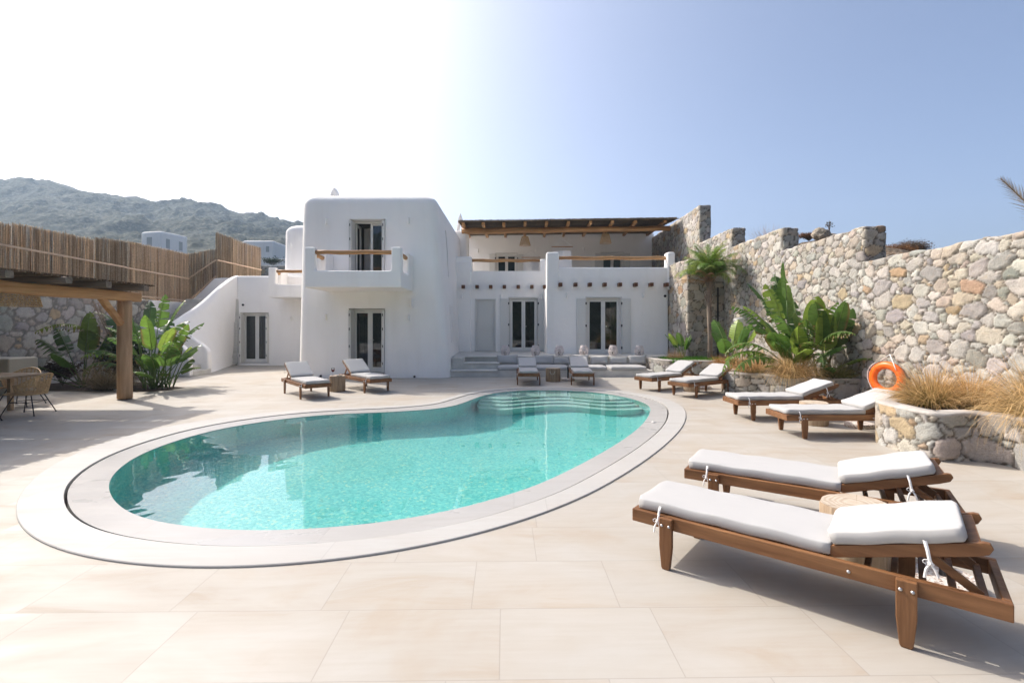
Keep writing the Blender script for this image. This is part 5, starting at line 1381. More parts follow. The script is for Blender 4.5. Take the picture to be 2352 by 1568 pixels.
for x, y in ((-11.0, 8.6), (-9.6, 8.6), (-11.0, 9.25), (-9.6, 9.25)):
    b = MB(); b.box(x-.035, x+.035, y-.035, y+.035, 0, .664); obj('leg', b, WOOD_TABLE, t, off=DO, bevel=.006)
t = thing('outdoor_oven', 'low beige plastered outdoor oven with an ochre niche behind the dining table', 'oven', (-12.0, 11.4, 0)); OO = (-12.0, 11.4, 0)
b = MB(); b.box(-13.0, -11.66, 11.2, 11.9, 0, .86); oo_ = obj('oven_body', b, m_plaster('beige_plaster', (.58,.53,.43)), t, off=OO, bevel=.03)
b = MB(); b.box(-12.9, -11.86, 11.185, 11.20, .36, .52); obj('ochre_niche', b, m_plain('ochre_tile', (.55,.28,.08), .6), t, off=OO)
# white speaker on a short bracket beside the palm
o = thing('outdoor_speaker', 'small white outdoor speaker tilted on a bracket behind the palm trunk', 'speaker', (7.0, 14.9, 1.70)); o.rotation_euler = (R(8), R(-12), R(10))
b = MB(); b.box(-.13, .13, -.10, .10, -.13, .17); obj('speaker_body', b, WHITE_PAINT, o, bevel=.03); b = MB(); b.bar((0, .1, 0), (.28, .16, .02), .03, .03); obj('bracket', b, STEEL, o)
b = MB(); b.box(7.06, 7.10, 16.60, 16.64, .5, 2.95); tag(obj('drain_pipe', b, BLACK, None), 'thin black pipe in the stone corner behind the palm', 'pipe')
# ================================================================ plants
def rot_about(v, ax, a): return Matrix.Rotation(a, 3, ax) @ v
def paddle_leaf(b, bs, base, az, elev, Lp, Lb, W, droop, rr, col, torn=.5, brown=.3, roll=0, fold=.35):
    """one long-stalked leaf with a torn blade; b takes the blade, bs the stalk"""
    d = Vector((math.cos(az)*math.cos(elev), math.sin(az)*math.cos(elev), math.sin(elev))); p = Vector(base)
    side = Vector((-math.sin(az), math.cos(az), 0)); nst = 7; pts = [p.copy()]
    for k in range(nst):
        d = rot_about(d, side, droop*.22/nst); p = p+d*Lp/nst; pts.append(p.copy())
    bs.tube(pts, [.020*(1-.55*k/nst)*(.7+Lp*.25) for k in range(nst+1)], 6, (.16*col[3], .24*col[3], .07*col[3]))
    n = 30; side = rot_about(side, d, roll); mid = [p.copy()]; fr = []
    for k in range(n+1):
        up = side.cross(d).normalized() if True else None
        up = d.cross(side)*-1; fr.append((p.copy(), d.copy(), side.copy(), -d.cross(side)))
        ax = side; d = rot_about(d, ax, droop*(.45+1.1*k/n)/n); p = p+d*Lb/n; mid.append(p.copy())
    bs.tube(mid[:-1], [.011*(1-.85*k/n) for k in range(n+1)], 5, (.28*col[3], .33*col[3], .12*col[3]))
    def wid(t): return W*.5*(min(1, (t*7.5))**.65)*max(0, 1-max(0, (t-.42)/.58)**2.3)**.75
    for s in (-1, 1):
        k = 0
        while k < n:
            g = 1+int(rr.random()**(1.6 if torn > .4 else .25)*(3 if torn > .7 else 8 if torn > .4 else 30)); e = min(n, k+g)
            sag = rr.uniform(0, .5)*torn+rr.uniform(-.05, .1); sweep = .30+rr.uniform(-.08, .12)*torn; shr = 1-rr.random()**3*.35*torn
            br = rr.random() < brown
            P = []; C = []
            for q in range(k, e+1):
                t = q/n; pc, dd, sd, up = fr[q]; w = max(wid(t), .004)*shr
                edge = 0
                if q == k and k > 0: edge = .012+torn*.010
                if q == e and e < n: edge = -(.012+torn*.010)
                row = []; cr = []
                for j, u in enumerate((0, .3, .65, 1)):
                    lat = sd*s*math.cos(fold)+up*math.sin(fold)
                    lat = (lat+dd*sweep*u).normalized()
                    a = -sag*u*1.2
                    pt = pc+lat*w*u+Vector((0, 0, -1))*w*(sag*u*u*1.1)+dd*edge*u*1.6*(W/.4)
                    wv = .008*math.sin(q*1.9+j)*u
                    row.append(pt+up*wv)
                    f = rr.uniform(.85, 1.12)*(1-.12*u)
                    c = (col[0]*f, col[1]*f, col[2]*f)
                    if u == 1 and br: c = (.20, .12, .05)
                    elif u == .65 and br and torn > .7: c = (c[0]*.7+.06, c[1]*.7+.04, c[2]*.7+.01)
                    cr.append(c)
                P.append(row); C += cr
            m = len(P)
            if m > 1:
                f_ = [(i*4+j, i*4+j+1, (i+1)*4+j+1, (i+1)*4+j) for i in range(m-1) for j in range(3)]
                b.add([p_ for r_ in P for p_ in r_], f_, C)
            k = e
GREENS = [(.16,.28,.045), (.11,.215,.04), (.23,.33,.055), (.085,.17,.04), (.14,.25,.055)]
def banana_plant(name, label, x, y, z0, specs, seed, spread=.16, dark=1.0, group=None, cat='plant'):
    """specs: (azimuth deg, elevation deg, stalk, blade, width, droop deg, torn, brown)"""
    o = thing(name, label, cat, (x, y, z0), 0, group); rr = random.Random(seed); b = MB(); bs = MB()
    for (az, el, Lp, Lb, W, dr, torn, br) in specs:
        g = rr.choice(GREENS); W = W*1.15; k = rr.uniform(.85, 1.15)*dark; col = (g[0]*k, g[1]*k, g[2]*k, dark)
        a = R(az+rr.uniform(-6, 6)); off = spread*rr.random()
        paddle_leaf(b, bs, (off*math.cos(a+1), off*math.sin(a+1), 0), a, R(el), Lp, Lb, W, R(dr), rr, col, torn, br, R(rr.uniform(-35, 35)), rr.uniform(.2, .5))
    obj('leaves', b, LEAF, o, smooth=True); obj('stalks', bs, LEAF, o, smooth=True); return o
def fan(n, seed, el=(55, 85), Lp=(.5, 1.0), Lb=(.6, 1.0), W=(.26, .36), dr=(20, 60), torn=(.2, .8), br=.3, az=(0, 360)):
    rr = random.Random(seed); return [(az[0]+(az[1]-az[0])*(k+rr.random()*.6)/n, rr.uniform(*el), rr.uniform(*Lp), rr.uniform(*Lb), rr.uniform(*W), rr.uniform(*dr), rr.uniform(*torn), br) for k in range(n)]
def grass_tuft(name, label, x, y, z0, n, Ln, rad, tip, base, seed, droop=1.5, el=(35, 88), lean=(0, 0), w=.0034, group=None, cat='grass tuft', flat=0):
    o = thing(name, label, cat, (x, y, z0), 0, group); o['kind'] = 'thing'; r_ = np.random.default_rng(seed); b = MB(); ns = 7
    for k in range(n):
        az = r_.uniform(0, 2*math.pi); e = R(r_.uniform(*el)); L_ = Ln*r_.uniform(.55, 1.1); rd = rad*math.sqrt(r_.random())
        p = Vector((rd*math.cos(az+r_.uniform(-1, 1)), rd*math.sin(az+r_.uniform(-1, 1)), 0)); d = Vector((math.cos(az)*math.cos(e)+lean[0], math.sin(az)*math.cos(e)+lean[1], math.sin(e))).normalized()
        s = Vector((-d.y, d.x, 0)); s = s.normalized() if s.length > .01 else Vector((1, 0, 0)); s = rot_about(s, d, r_.uniform(-1.2, 1.2)); v = []; c = []
        mixv = r_.uniform(0, 1); dd = droop*r_.uniform(.25, 1.6)*.9; f0 = r_.uniform(.5, 1.4)
        for j in range(ns+1):
            t = j/ns; ww = w*(1-t*.8)*(1 if L_ > .2 else .8); v += [p-s*ww, p+s*ww]
            cc = [(base[i]*(1-min(1, t*1.6))+tip[i]*min(1, t*1.6))*f0 for i in range(3)]; c += [tuple(cc)]*2
            d = (d+Vector((0, 0, -1))*dd*L_*t/ns*2.2+Vector((r_.uniform(-.05, .05), r_.uniform(-.05, .05), 0))).normalized(); p = p+d*L_/ns
        b.add(v, [(2*j, 2*j+1, 2*j+3, 2*j+2) for j in range(ns)], c)
    obj('blades', b, GRASS, o); return o
def frond(b, base, az, elev, Ln, droop, rr, col, nl=46, ll=.28, wl=.007, hang=.5, taper=.45, rach=.011, dry=0):
    d = Vector((math.cos(az)*math.cos(elev), math.sin(az)*math.cos(elev), math.sin(elev))); p = Vector(base); side = Vector((-math.sin(az), math.cos(az), 0)); n = 26; fr = []
    for k in range(n+1):
        fr.append((p.copy(), d.copy())); d = rot_about(d, side, droop*(.4+1.2*k/n)/n); p = p+d*Ln/n
    b.tube([f[0] for f in fr], [rach*(1-.8*k/n) for k in range(n+1)], 5, (.30, .27, .13) if not dry else (.32, .24, .15))
    for k in range(nl):
        t = .10+.90*(k+rr.random()*.4)/nl; i = min(int(t*n), n-1); f = t*n-i; pc = fr[i][0].lerp(fr[i+1][0], f); dd = fr[i][1]
        L_ = ll*(math.sin(math.pi*min(1, .18+t*.82))**taper)*rr.uniform(.8, 1.15)
        for s in (-1, 1):
            lat = (side*s*.85+dd*(.55+.5*t)+Vector((0, 0, rr.uniform(-.05, .35)))).normalized(); q = pc.copy(); v = []; c = []; up = lat.cross(dd).normalized(); cf = rr.uniform(.7, 1.3)
            wv = (dd-lat*dd.dot(lat)).normalized()
            for j in range(5):
                u = j/4; ww = wl*(1-.85*u); v += [q-wv*ww, q+wv*ww]; c += [(col[0]*cf, col[1]*cf, col[2]*cf)]*2
                lat = (lat+Vector((0, 0, -1))*hang*.35*(1+u)).normalized(); q = q+lat*L_/4
            b.add(v, [(2*j, 2*j+1, 2*j+3, 2*j+2) for j in range(4)], c)
def leafy_bush(name, label, x, y, z0, n, rx, ry, h, col, ls, seed, cat='bush', group=None):
    o = thing(name, label, cat, (x, y, z0), 0, group); r_ = random.Random(seed); b = MB(); st = MB(); ends = []
    for k in range(max(7, n//60)):
        a = r_.uniform(0, 6.28); e = r_.uniform(.5, 1.4); tip = Vector((rx*math.cos(a)*math.cos(e)*1.1, ry*math.sin(a)*math.cos(e)*1.1, h*(.45+.5*math.sin(e)))); m_ = tip*.5+Vector((r_.uniform(-.05, .05), r_.uniform(-.05, .05), .05)); st.tube([(0, 0, 0), m_, tip], [.012, .008, .004], 5); ends.append((m_, tip))
    for k in range(n):
        m_, tip = r_.choice(ends); c = m_.lerp(tip, r_.uniform(-.2, 1.1))+Vector((r_.gauss(0, .12*rx+.03), r_.gauss(0, .12*ry+.03), r_.gauss(0, .10*h)))
        d = Vector((r_.gauss(0, 1), r_.gauss(0, 1), r_.uniform(-.4, .9))).normalized(); s = d.orthogonal().normalized(); s = rot_about(s, d, r_.uniform(0, 6)); L_ = ls*r_.uniform(.6, 1.3); w = L_*.28; nn = d.cross(s)*L_*.12
        f = r_.uniform(.6, 1.4); b.add([c, c+d*L_*.4+s*w+nn, c+d*L_, c+d*L_*.4-s*w+nn], [(0, 1, 2, 3)], (col[0]*f, col[1]*f, col[2]*f))
    obj('foliage', b, LEAF, o); obj('stems', st, BARK, o); return o

# --- right side: the big plants in the two-lobed planter
spec = [ # az, el, stalk, blade, width, droop, torn, brown
 (95, 82, 1.15, 1.10, .34, 18, .55, .1), (120, 80, 1.05, 1.0, .36, 35, .55, .2), (150, 72, 1.0, 1.0, .36, 40, .6, .2), (60, 78, 1.0, .95, .32, 25, .5, .1), (185, 68, .85, .95, .34, 65, .7, .5),
 (175, 58, .85, 1.2, .36, 100, .95, .8), (190, 52, .9, 1.3, .34, 125, .98, .9), (205, 48, .8, 1.1, .30, 120, .98, .9), (215, 60, .5, .85, .34, 45, .2, .1), (245, 66, .6, .9, .32, 70, .9, .8), (262, 62, .6, 1.0, .34, 110, .98, .9),
 (285, 70, .8, 1.0, .33, 80, .95, .7), (235, 74, .55, .8, .34, 30, .15, .1), (20, 70, .7, .9, .34, 45, .5, .3), (330, 74, .75, .95, .32, 60, .8, .6), (300, 60, .5, .7, .28, 50, .3, .2), (160, 50, .5, .7, .26, 60, .7, .5), (200, 38, .4, .6, .22, 50, .5, .5),
 (88, 87, 1.75, .9, .22, 6, .05, .0), (100, 80, 1.5, 1.0, .36, 20, .6, .1), (140, 76, 1.4, 1.0, .36, 30, .5, .1), (75, 84, 1.3, 1.1, .36, 15, .4, .1), (165, 66, 1.2, 1.0, .34, 50, .8, .3), (220, 72, .9, .9, .34, 50, .5, .1), (255, 75, .9, .8, .32, 60, .9, .7), (310, 78, 1.0, .9, .34, 40, .6, .2), (110, 70, .8, .9, .38, 40, .3, .1), (200, 64, .7, .8, .38, 50, .3, .2), (270, 80, 1.1, .8, .38, 25, .3, .1), (180, 80, 1.3, .95, .36, 30, .6, .1), (240, 55, .5, .8, .36, 50, .2, .1)]
banana_plant('banana_plant', 'biggest paddle-leaved plant with torn arching leaves, left half of the two-lobed planter', 6.33, 10.75, .45, spec, 5, .14)
spec = fan(11, 21, (66, 88), (.55, .95), (.75, 1.0), (.30, .40), (8, 45), (.05, .5), .1)+[(350, 45, .7, .8, .30, 60, .6, .3), (10, 40, .7, .7, .3, 70, .6, .4), (300, 50, .5, .7, .28, 60, .3, .2), (250, 40, .4, .5, .24, 50, .3, .2)]
banana_plant('banana_plant', 'dark green upright paddle-leaved plant, right half of the two-lobed planter', 6.70, 10.45, .45, spec, 6, .12, .85)
banana_plant('banana_plant', 'paddle-leaved plant with broad whole leaves between the palm and the biggest plant', 6.0, 13.2, .5, fan(10, 23, (60, 88), (.4, .75), (.6, .85), (.30, .38), (10, 40), (.0, .25), .05)+[(230, 40, .3, .5, .22, 40, .1, 0), (280, 35, .3, .45, .2, 40, .1, 0)], 7, .12, 1.1)
banana_plant('banana_plant', 'small paddle-leaved plant beside the white porch wall and the stone buttress', 5.62, 15.9, .5, fan(8, 24, (62, 86), (.3, .55), (.38, .55), (.2, .26), (10, 35), (.0, .2), .05), 8, .07, 1.15)
# feather grasses
TAN = (.50,.30,.12); TANB = (.16,.15,.055); PALE = (.56,.42,.24)
g = 'tan feather grass tufts'
grass_tuft('feather_grass', 'tan feather grass spilling over the front of the two-lobed planter below the biggest plant', 6.02, 10.42, .5, 1500, .80, .20, (.72,.50,.25), (.30,.24,.10), 1, 3.2, (25, 80), (-.12, -.35), group=g)
grass_tuft('feather_grass', 'tan feather grass on the left lobe of the two-lobed planter', 5.62, 11.35, .5, 1000, .62, .20, (.62,.38,.17), TANB, 2, 2.8, (30, 85), (-.2, -.05), group=g)
grass_tuft('feather_grass', 'tan feather grass behind the right rear loungers, left of the two-lobed planter', 5.75, 13.0, .5, 800, .42, .20, (.50,.27,.11), TANB, 3, 2.0, (30, 80), (-.2, -.1), group=g)
grass_tuft('feather_grass', 'dark green and tan grass at the right end of the two-lobed planter', 6.85, 10.25, .5, 700, .50, .18, (.22,.20,.07), (.05,.08,.02), 4, 2.0, (25, 80), (-.1, -.3), group=g)
grass_tuft('feather_grass', 'golden feather grass in the near round planter, left of the two tufts there', 5.75, 6.62, .52, 1500, .66, .16, (.64,.43,.20), (.24,.25,.08), 5, 2.8, (18, 85), (-.15, .0), group=g)
grass_tuft('feather_grass', 'golden feather grass in the near planter, between the left and the large right tuft', 6.15, 6.45, .52, 1000, .60, .15, (.66,.41,.17), (.24,.22,.07), 6, 2.8, (20, 85), (.1, .0), group=g)
grass_tuft('feather_grass', 'large golden feather grass hanging over the near planter at the right photo edge', 6.15, 5.55, .52, 1900, .88, .20, (.70,.50,.26), (.28,.26,.10), 7, 3.0, (18, 85), (-.15, -.15), group=g)
grass_tuft('feather_grass', 'brown thin grass beside the small plant at the white porch wall', 5.25, 15.6, .5, 500, .36, .16, (.36,.24,.13), (.13,.12,.05), 8, 1.2, (35, 88), group=g)
# ground cover
rs = np.random.default_rng(77); b = MB()
for k in range(5200):
    x = rs.uniform(4.75, 6.75); y = rs.uniform(15.0, 16.3)
    if x < 4.9+.3*(16.3-y)*.2: continue
    a = rs.uniform(0, 6.28); h = rs.uniform(.07, .17); s = .012; f = rs.uniform(.7, 1.4); px_, py_ = x+.04*math.cos(a), y+.04*math.sin(a)
    b.add([(x-s*math.sin(a), y+s*math.cos(a), .48), (x+s*math.sin(a), y-s*math.cos(a), .48), (px_, py_, .48+h)], [(0, 1, 2)], (.09*f, .22*f, .03*f))
tag(obj('ground_cover', b, LEAF, None), kind='stuff')
# --- palm
palm = thing('palm_tree', 'slim palm tree with dense fine green fronds in the planter beside the villa', 'palm tree', (6.38, 15.6, .48), 0); rr = random.Random(4)
b = MB(); n = 40; b.tube([(.02*math.sin(k*.2), .02*math.cos(k*.15), 2.75*k/n) for k in range(n+1)], [(.075 if k < 32 else .075+.03*math.sin((k-32)/8*2.2))*(1+.04*math.sin(k*2.6)) for k in range(n+1)], 14)
obj('trunk', b, BARK, palm, smooth=True)
b = MB()
for k in range(46):
    a = k*2.399; e = R(92-55*(k/46)**.9+rr.uniform(-8, 8)); col = (.14, .25, .035) if rr.random() < .6 else (.24, .31, .06)
    frond(b, (.05*math.cos(a), .05*math.sin(a), 2.6+.25*rr.random()), a, e, rr.uniform(.95, 1.25), R(rr.uniform(25, 55)+70*(k/46)), rr, col, 48, .36, .0075, .75)
obj('fronds', b, LEAF, palm)
b = MB()
for k, a in enumerate((170, 200, 225, 150, 250, 290)):
    frond(b, (0, 0, 2.5), R(a), R(28+8*(k % 3)), rr.uniform(.9, 1.15), R(60), rr, (.30, .17, .09), 40, .24, .005, .8, dry=1)
obj('dry_fronds', b, GRASS, palm)
b = MB()
for k in range(60):
    a = rr.uniform(0, 6.28); z = rr.uniform(1.7, 2.6); b.bar((.08*math.cos(a), .08*math.sin(a), z), (.17*math.cos(a), .17*math.sin(a), z+rr.uniform(.12, .25)), .02, .008)
obj('frond_stubs', b, BARK, palm)
# --- palm at the right edge, outside the photo but for one dry frond
palm2 = thing('palm_tree', 'palm beyond the right edge with one greyish dry frond reaching into view', 'palm tree', (6.65, 5.05, .5), 0); rr = random.Random(9)
b = MB(); b.tube([(0, 0, 0), (.02, 0, .6), (0, 0, 1.05)], [.12, .10, .13], 14); obj('trunk', b, BARK, palm2, smooth=True)
b = MB(); tip = Vector((5.60, 5.5, 3.36)); 
A0 = Vector((-.02, .05, 1.05)); T = Vector((5.57-6.63, 5.5-5.1, 3.29-1.55)); hz = Vector((T.x, T.y))
frond(b, A0, math.atan2(hz.y, hz.x), math.atan2(T.z, hz.length)+R(3), T.length, R(8), rr, (.33, .27, .20), 120, .34, .0048, .12, dry=1, rach=.022)
b2 = MB()
for a in (-80, -50, -110, -20, -140): frond(b2, (0, 0, 1.0), R(a), R(60), 1.9, R(80), rr, (.14, .19, .06), 60, .36, .006, .5, rach=.018)
obj('dry_fronds', b, GRASS, palm2); obj('fronds', b2, LEAF, palm2)

# --- left bed
bed = MB(); pts = [G(*p) for p in ((60,900),(100,898.5),(150,898.5),(200,899.5),(250,898),(270,896),(300,900),(345,900),(385,897),(426,889.5),(372,886),(340,880))]+[(-12.6, 14.6), (-13.4, 12.4)]
bed.add([(x, y, .004) for x, y in pts], [tuple(range(len(pts)))]); o = obj('planting_bed', bed, SOIL, None); tag(o, kind='structure'); fixn(o)
spec = fan(13, 31, (66, 88), (.8, 1.35), (.7, .95), (.28, .38), (15, 60), (.3, .85), .35)+[(80, 84, 1.55, .95, .36, 15, .5, .2), (10, 58, .8, .8, .34, 35, .1, .0), (345, 50, .9, .7, .24, 30, .05, .0), (180, 62, .9, 1.1, .34, 95, .98, .9), (195, 55, .9, 1.2, .34, 120, .98, .9), (20, 45, .6, .5, .2, 50, .4, .6), (330, 40, .6, .45, .18, 45, .3, .6), (355, 35, .8, .4, .18, 30, .3, .7), (300, 70, .6, .6, .36, 50, .1, 0), (280, 62, .35, .5, .34, 60, .1, 0)]
banana_plant('banana_plant', 'tall sunlit paddle-leaved plant right of the pergola post', -9.22, 12.40, .02, spec, 31, .22, 1.1)
banana_plant('banana_plant', 'lower leafy paddle plant with whole round leaves at the right end of the left bed', -9.0, 12.6, .02, fan(12, 33, (58, 86), (.5, .85), (.38, .58), (.24, .36), (15, 50), (.0, .4), .4), 33, .18, 1.1)
banana_plant('banana_plant', 'dark shaded paddle-leaved plant with long arching leaves left of the pergola post', -11.25, 12.7, .02, [(175, 55, 0.91, 1.22, 0.33, 45, 0.8, 0.1), (160, 62, 1.04, 1.159, 0.308, 40, 0.7, 0.1), (120, 75, 0.91, 1.098, 0.44, 20, 0.3, 0.1), (70, 72, 0.91, 1.098, 0.462, 20, 0.2, 0.1), (20, 60, 0.91, 0.976, 0.33, 40, 0.5, 0.2), (200, 40, 0.91, 0.854, 0.242, 60, 0.9, 0.8), (215, 30, 0.78, 0.732, 0.22, 50, 0.9, 0.8), (340, 50, 0.78, 0.854, 0.264, 50, 0.6, 0.3), (270, 60, 0.65, 0.732, 0.33, 40, 0.3, 0.2), (100, 85, 1.17, 0.854, 0.33, 15, 0.2, 0)], 35, .15, .62)  # greens dimmed: the bed's shade is put into the leaf colour
banana_plant('banana_plant', 'paddle-leaved plant with a long comb-like arching leaf behind the pergola post', -9.95, 13.3, .02, [(190, 62, 1.69, 1.586, 0.396, 95, 0.98, 0.9), (170, 72, 1.56, 1.098, 0.396, 60, 0.5, 0.3), (60, 80, 1.56, 0.976, 0.374, 30, 0.4, 0.2), (330, 70, 1.3, 1.098, 0.374, 60, 0.6, 0.4), (130, 78, 1.56, 0.976, 0.33, 30, 0.3, 0.2), (250, 55, 0.91, 0.976, 0.33, 60, 0.7, 0.5)], 36, .2, .8)
leafy_bush('leafy_shrub', 'dark green leafy shrub in the left bed behind the pergola post', -10.25, 12.95, .02, 1300, .55, .4, 1.35, (.035,.065,.03), .11, 41)
leafy_bush('leafy_shrub', 'dark small-leaved shrub in the left bed below the dry frond', -10.9, 13.35, .02, 900, .5, .35, 1.1, (.03,.055,.028), .10, 42)
leafy_bush('leafy_shrub', 'reddish-brown low shrub at the foot of the stone wall beside the dining chairs', -12.0, 12.9, .02, 500, .5, .3, .6, (.07,.045,.03), .12, 43)
grass_tuft('feather_grass', 'pale feather grass leaning right at the foot of the pergola post in the left bed', -10.25, 12.25, .02, 1500, .85, .20, (.38,.30,.19), (.16,.13,.07), 9, 1.0, (20, 70), (.45, -.12), group=g)
# agave-like rosette and the fallen dry frond
o = thing('agave_plant', 'blue-green agave rosette in the shaded left bed', 'agave', (-10.55, 12.85, .75)); b = MB(); rr = random.Random(3)
for k in range(34):
    a = k*2.4; e = R(20+60*k/34); L_ = .26; d = Vector((math.cos(a)*math.cos(e), math.sin(a)*math.cos(e), math.sin(e))); s = Vector((-math.sin(a), math.cos(a), 0)); up = d.cross(s)
    c0_ = Vector((0, 0, 0)); b.add([c0_-s*.015, c0_+s*.015, d*L_*.5-s*.04+up*.01, d*L_*.5+s*.04+up*.01, d*L_], [(0, 1, 3, 2), (2, 3, 4)], (.16, .22, .20))
obj('rosette', b, LEAF, o); b = MB(); b.tube([(0, 0, -.73), (0, 0, 0)], [.05, .04], 8); obj('stem', b, BARK, o)
o = thing('dry_palm_frond', 'dead brown palm frond leaning on the stone wall in the left bed', 'dry frond', (-11.2, 13.0, .9)); b = MB()
frond(b, (.55, 0, .1), R(172), R(58), 1.5, R(-8), random.Random(8), (.30, .20, .13), 80, .26, .0045, 1.3, dry=1, rach=.02); frond(b, (.55, 0, .1), R(165), R(60), 1.4, R(-5), random.Random(9), (.26, .17, .11), 70, .24, .0045, 1.5, dry=1, rach=.015)
obj('leaflets', b, GRASS, o)
o = thing('hose_coil', 'small coil of grey garden hose on the deck behind the pergola post', 'hose', (-9.75, 12.0, .0)); b = MB()
b.tube([(.11*math.cos(t)*(1+.03*math.sin(t*.7)), .09*math.sin(t), .015+.010*t/6.28) for t in np.linspace(0, 6.28*3.2, 70)], .011, 6, (1,1,1)); obj('hose', b, m_plain('grey_hose', (.30,.33,.34), .5), o, smooth=True)
# ================================================================ far houses and the bank behind the wall
def far_house(label, x, y, z, w, d, h, wins, rz=0):
    o = thing('hillside_house', label, 'house', (x, y, z), rz, 'white houses on the hillside'); b = MB(); block(b, -w/2, w/2, -d/2, d/2, -3, h, .3, .3, 0, 3, 0); smoothobj(obj('house_wall', b, PLASTER, o))
    for (wx, wz, ww, wh, face) in wins:
        b = MB()
        if face == 'f': b.box(wx-ww/2, wx+ww/2, -d/2-.04, -d/2+.1, wz-wh/2, wz+wh/2)
        else: b.box(w/2-.1, w/2+.04, wx-ww/2, wx+ww/2, wz-wh/2, wz+wh/2)
        obj('window', b, m_far, o)
    return o
m_far = m_plain('grey_shutter', (.42,.43,.42), .5)
def FP(px, py, Y): x, z = XZ(px, py, Y); return x, Y, z
x, y, z = FP(379, 583, 88); far_house('white cube-shaped house with three small windows on the hillside above the reed fence', x, y, z, 4.3, 5.5, 4.0-.45, [(-.3, 1.7, 1.1, 1.7, 'f'), (-1.4, 1.5, .7, 1.7, 's'), (1.2, 1.5, .7, 1.6, 's')], R(-12))
x, y, z = FP(356, 588, 90); far_house('low white side wing left of the cube-shaped hillside house', x-1.5, y+2, z, 4.5, 4, 1.6, [])
x, y, z = FP(610, 600, 80); far_house('white flat-roofed house seen between the reed fence and the villa', x, y, z, 5.0, 5, 3.0, [(1.6, 1.6, .5, .9, 'f')])
x, y, z = FP(588, 600, 84); far_house('long low white house behind the right end of the reed fence', x, y+1, z, 5.5, 4, 3.2, [])
x, y, z = FP(612, 612, 60); b = MB(); b.box(x-3, x+4, y-.3, y+.3, z-3, z+.9); tag(obj('garden_wall', b, PLASTER, None, bevel=.05), 'low white garden wall below the flat-roofed hillside house', 'wall')
b = MB(); x, y, z = FP(618, 640, 45); stone_strip(b, [(x-6, y), (x+5, y)], z+1.2, over=.3, res=.09, size=.25, seed=91, depth=.05, zb=z-2)
tag(obj('terrace_stone_wall', b, STONE, None, smooth=True), 'small brown stone retaining wall seen between the reed fence and the villa', 'stone wall')
leafy_bush('distant_bush', 'dark green bush below the hillside garden wall', FP(628, 605, 47)[0], 47, FP(628, 612, 47)[2], 900, 1.4, .6, .8, (.03,.05,.025), .14, 92)
# rocks and scrub showing over the stepped wall
def rock(label, x, y, z, s, seed):
    n = 22; m_ = 14; V = []; 
    for i in range(m_+1):
        th_ = math.pi*i/m_; row = []
        for j in range(n+1):
            ph = 2*math.pi*(j % n)/n; d = Vector((math.sin(th_)*math.cos(ph), math.sin(th_)*math.sin(ph), math.cos(th_)))
            q = 1+.45*(float(fbm(d.x*1.6+seed, d.y*1.6+d.z*1.3, seed, 4))-.5)*2; row.append((d.x*s[0]*q+x, d.y*s[1]*q+y, d.z*s[2]*q+z))
        V.append(row)
    b = MB(); b.grid(V); tag(obj('rock', b, ROCKM, None, smooth=True), label, 'rock', 'rocks on the bank behind the wall')
ROCKM = _earth('bank_rock', (.22,.19,.15), (.40,.35,.29), (.52,.47,.40), 1.6, .8, .08)
def at(px, py, Y): x, z = XZ(px, py, Y); return x, Y, z
p = at(1886, 538, 19); rock('rounded grey-brown rock above the wall between the third and fourth wall steps', *p, (.26, .3, .26), 3)
p = at(1905, 545, 19); rock('flat rock right of the rounded rock above the wall', *p, (.5, .3, .13), 5)
p = at(1858, 545, 20); leafy_bush('dry_scrub', 'rust-brown low scrub left of the rounded rock above the wall', p[0], p[1], p[2]-.15, 2600, .55, .4, .30, (.20,.10,.05), .05, 51, 'scrub')
p = at(2062, 590, 16); leafy_bush('dry_scrub', 'rust-brown dry scrub right of the tallest near wall step', p[0], p[1], p[2]-.15, 4500, .60, .4, .50, (.24,.12,.05), .05, 52, 'scrub')
p = at(2095, 584, 17); leafy_bush('dry_scrub', 'grey-brown domed scrub behind the near low part of the wall', p[0], p[1], p[2]-.20, 6000, .62, .4, .62, (.15,.11,.08), .045, 53, 'scrub')
p = at(1640+110, 545, 22); grass_tuft('wild_grass', 'thin dry grass sprouting above the wall before the third wall step', p[0]+.3, p[1], p[2]-.25, 260, .8, .5, (.42,.32,.26), (.3,.24,.18), 54, .4, (45, 90), cat='grass tuft', w=.004)
p = at(1893, 533, 19); leafy_bush('wild_twig', 'small leafy twig standing on the bank beside the rounded rock', p[0], p[1]-.3, p[2]-.05, 60, .16, .1, .36, (.10,.09,.06), .07, 55, 'twig')
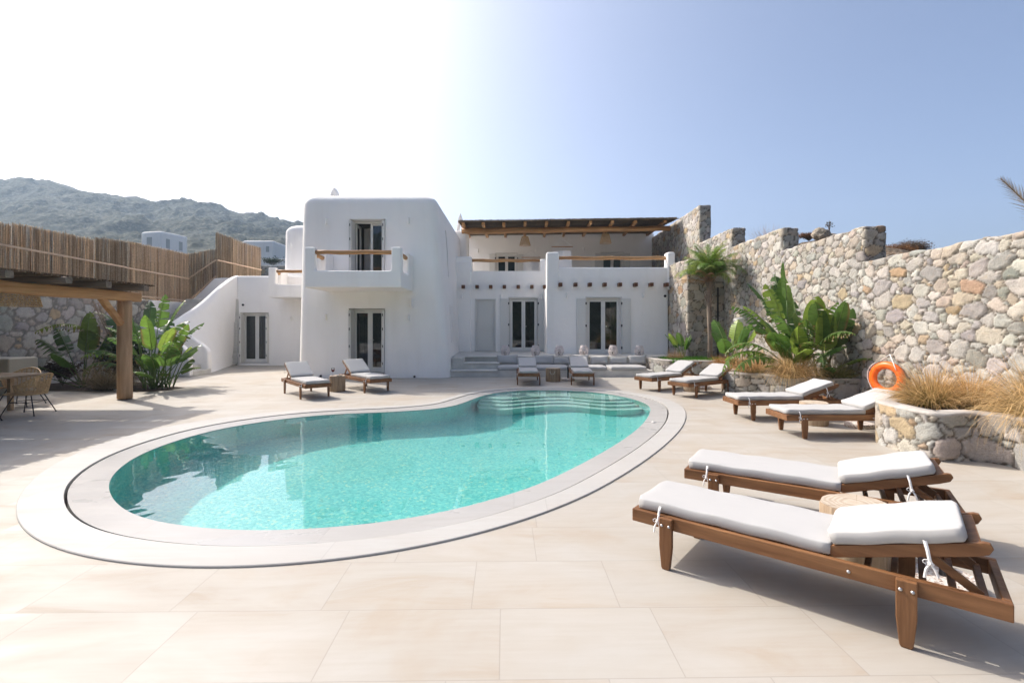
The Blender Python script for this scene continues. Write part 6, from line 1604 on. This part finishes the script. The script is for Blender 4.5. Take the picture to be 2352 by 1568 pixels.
# ================================================================ thin sea haze: one closed box round everything
hz_ = MB(); hz_.box(-760, 700, -640, 700, -3.3, 178); haze = obj('haze', hz_, None, None); tag(haze, kind='stuff')
m, nt = mat('sea_haze'); pv = N(nt, 'ShaderNodeVolumePrincipled'); pv.inputs['Color'].default_value = (.62, .80, 1, 1); pv.inputs['Density'].default_value = .00045; pv.inputs['Anisotropy'].default_value = .35
oo = N(nt, 'ShaderNodeOutputMaterial'); L(nt, pv.outputs[0], oo.inputs['Volume']); haze.data.materials.append(m)
SC.cycles.volume_bounces = 1
# ================================================================ light, sky, camera
sun = bpy.data.lights.new('sun', 'SUN'); sun.energy = 2.6; sun.angle = R(.5); sun.color = (1.0, .93, .84)
so = bpy.data.objects.new('sun', sun); COL.objects.link(so)
SUN = Vector((-5.3, 3.4, 5.76)).normalized()
so.rotation_euler = SUN.to_track_quat('Z', 'Y').to_euler()
sun.cycles.is_caustics_light = True
w = bpy.data.worlds.new('World'); SC.world = w; w.use_nodes = True; nt = w.node_tree; nt.nodes.clear()
sk = N(nt, 'ShaderNodeTexSky', sky_type='NISHITA'); sk.sun_disc = False
sk.sun_elevation = math.asin(SUN.z); sk.sun_rotation = math.atan2(SUN.x, SUN.y)
sk.altitude = 0; sk.air_density = .62; sk.dust_density = 4.8; sk.ozone_density = 1.7
bg = N(nt, 'ShaderNodeBackground'); bg.inputs[1].default_value = .132; wo = N(nt, 'ShaderNodeOutputWorld')
L(nt, sk.outputs[0], bg.inputs[0]); L(nt, bg.outputs[0], wo.inputs[0])
cam = bpy.data.cameras.new('camera'); co = bpy.data.objects.new('camera', cam); COL.objects.link(co)
co.location = (0, 0, CH); co.rotation_euler = (R(90), 0, 0)
cam.sensor_width = 36; cam.lens = F/2352*36; cam.shift_y = -(784-HY)/2352; cam.clip_start = .05; cam.clip_end = 6000
SC.camera = co
SC.view_settings.view_transform = 'Standard'; SC.view_settings.look = 'None'; SC.view_settings.exposure = .98; SC.view_settings.gamma = 1
SC.cycles.use_denoising = True; SC.cycles.max_bounces = 10; SC.cycles.transparent_max_bounces = 12
SC.cycles.caustics_reflective = False; SC.cycles.caustics_refractive = True
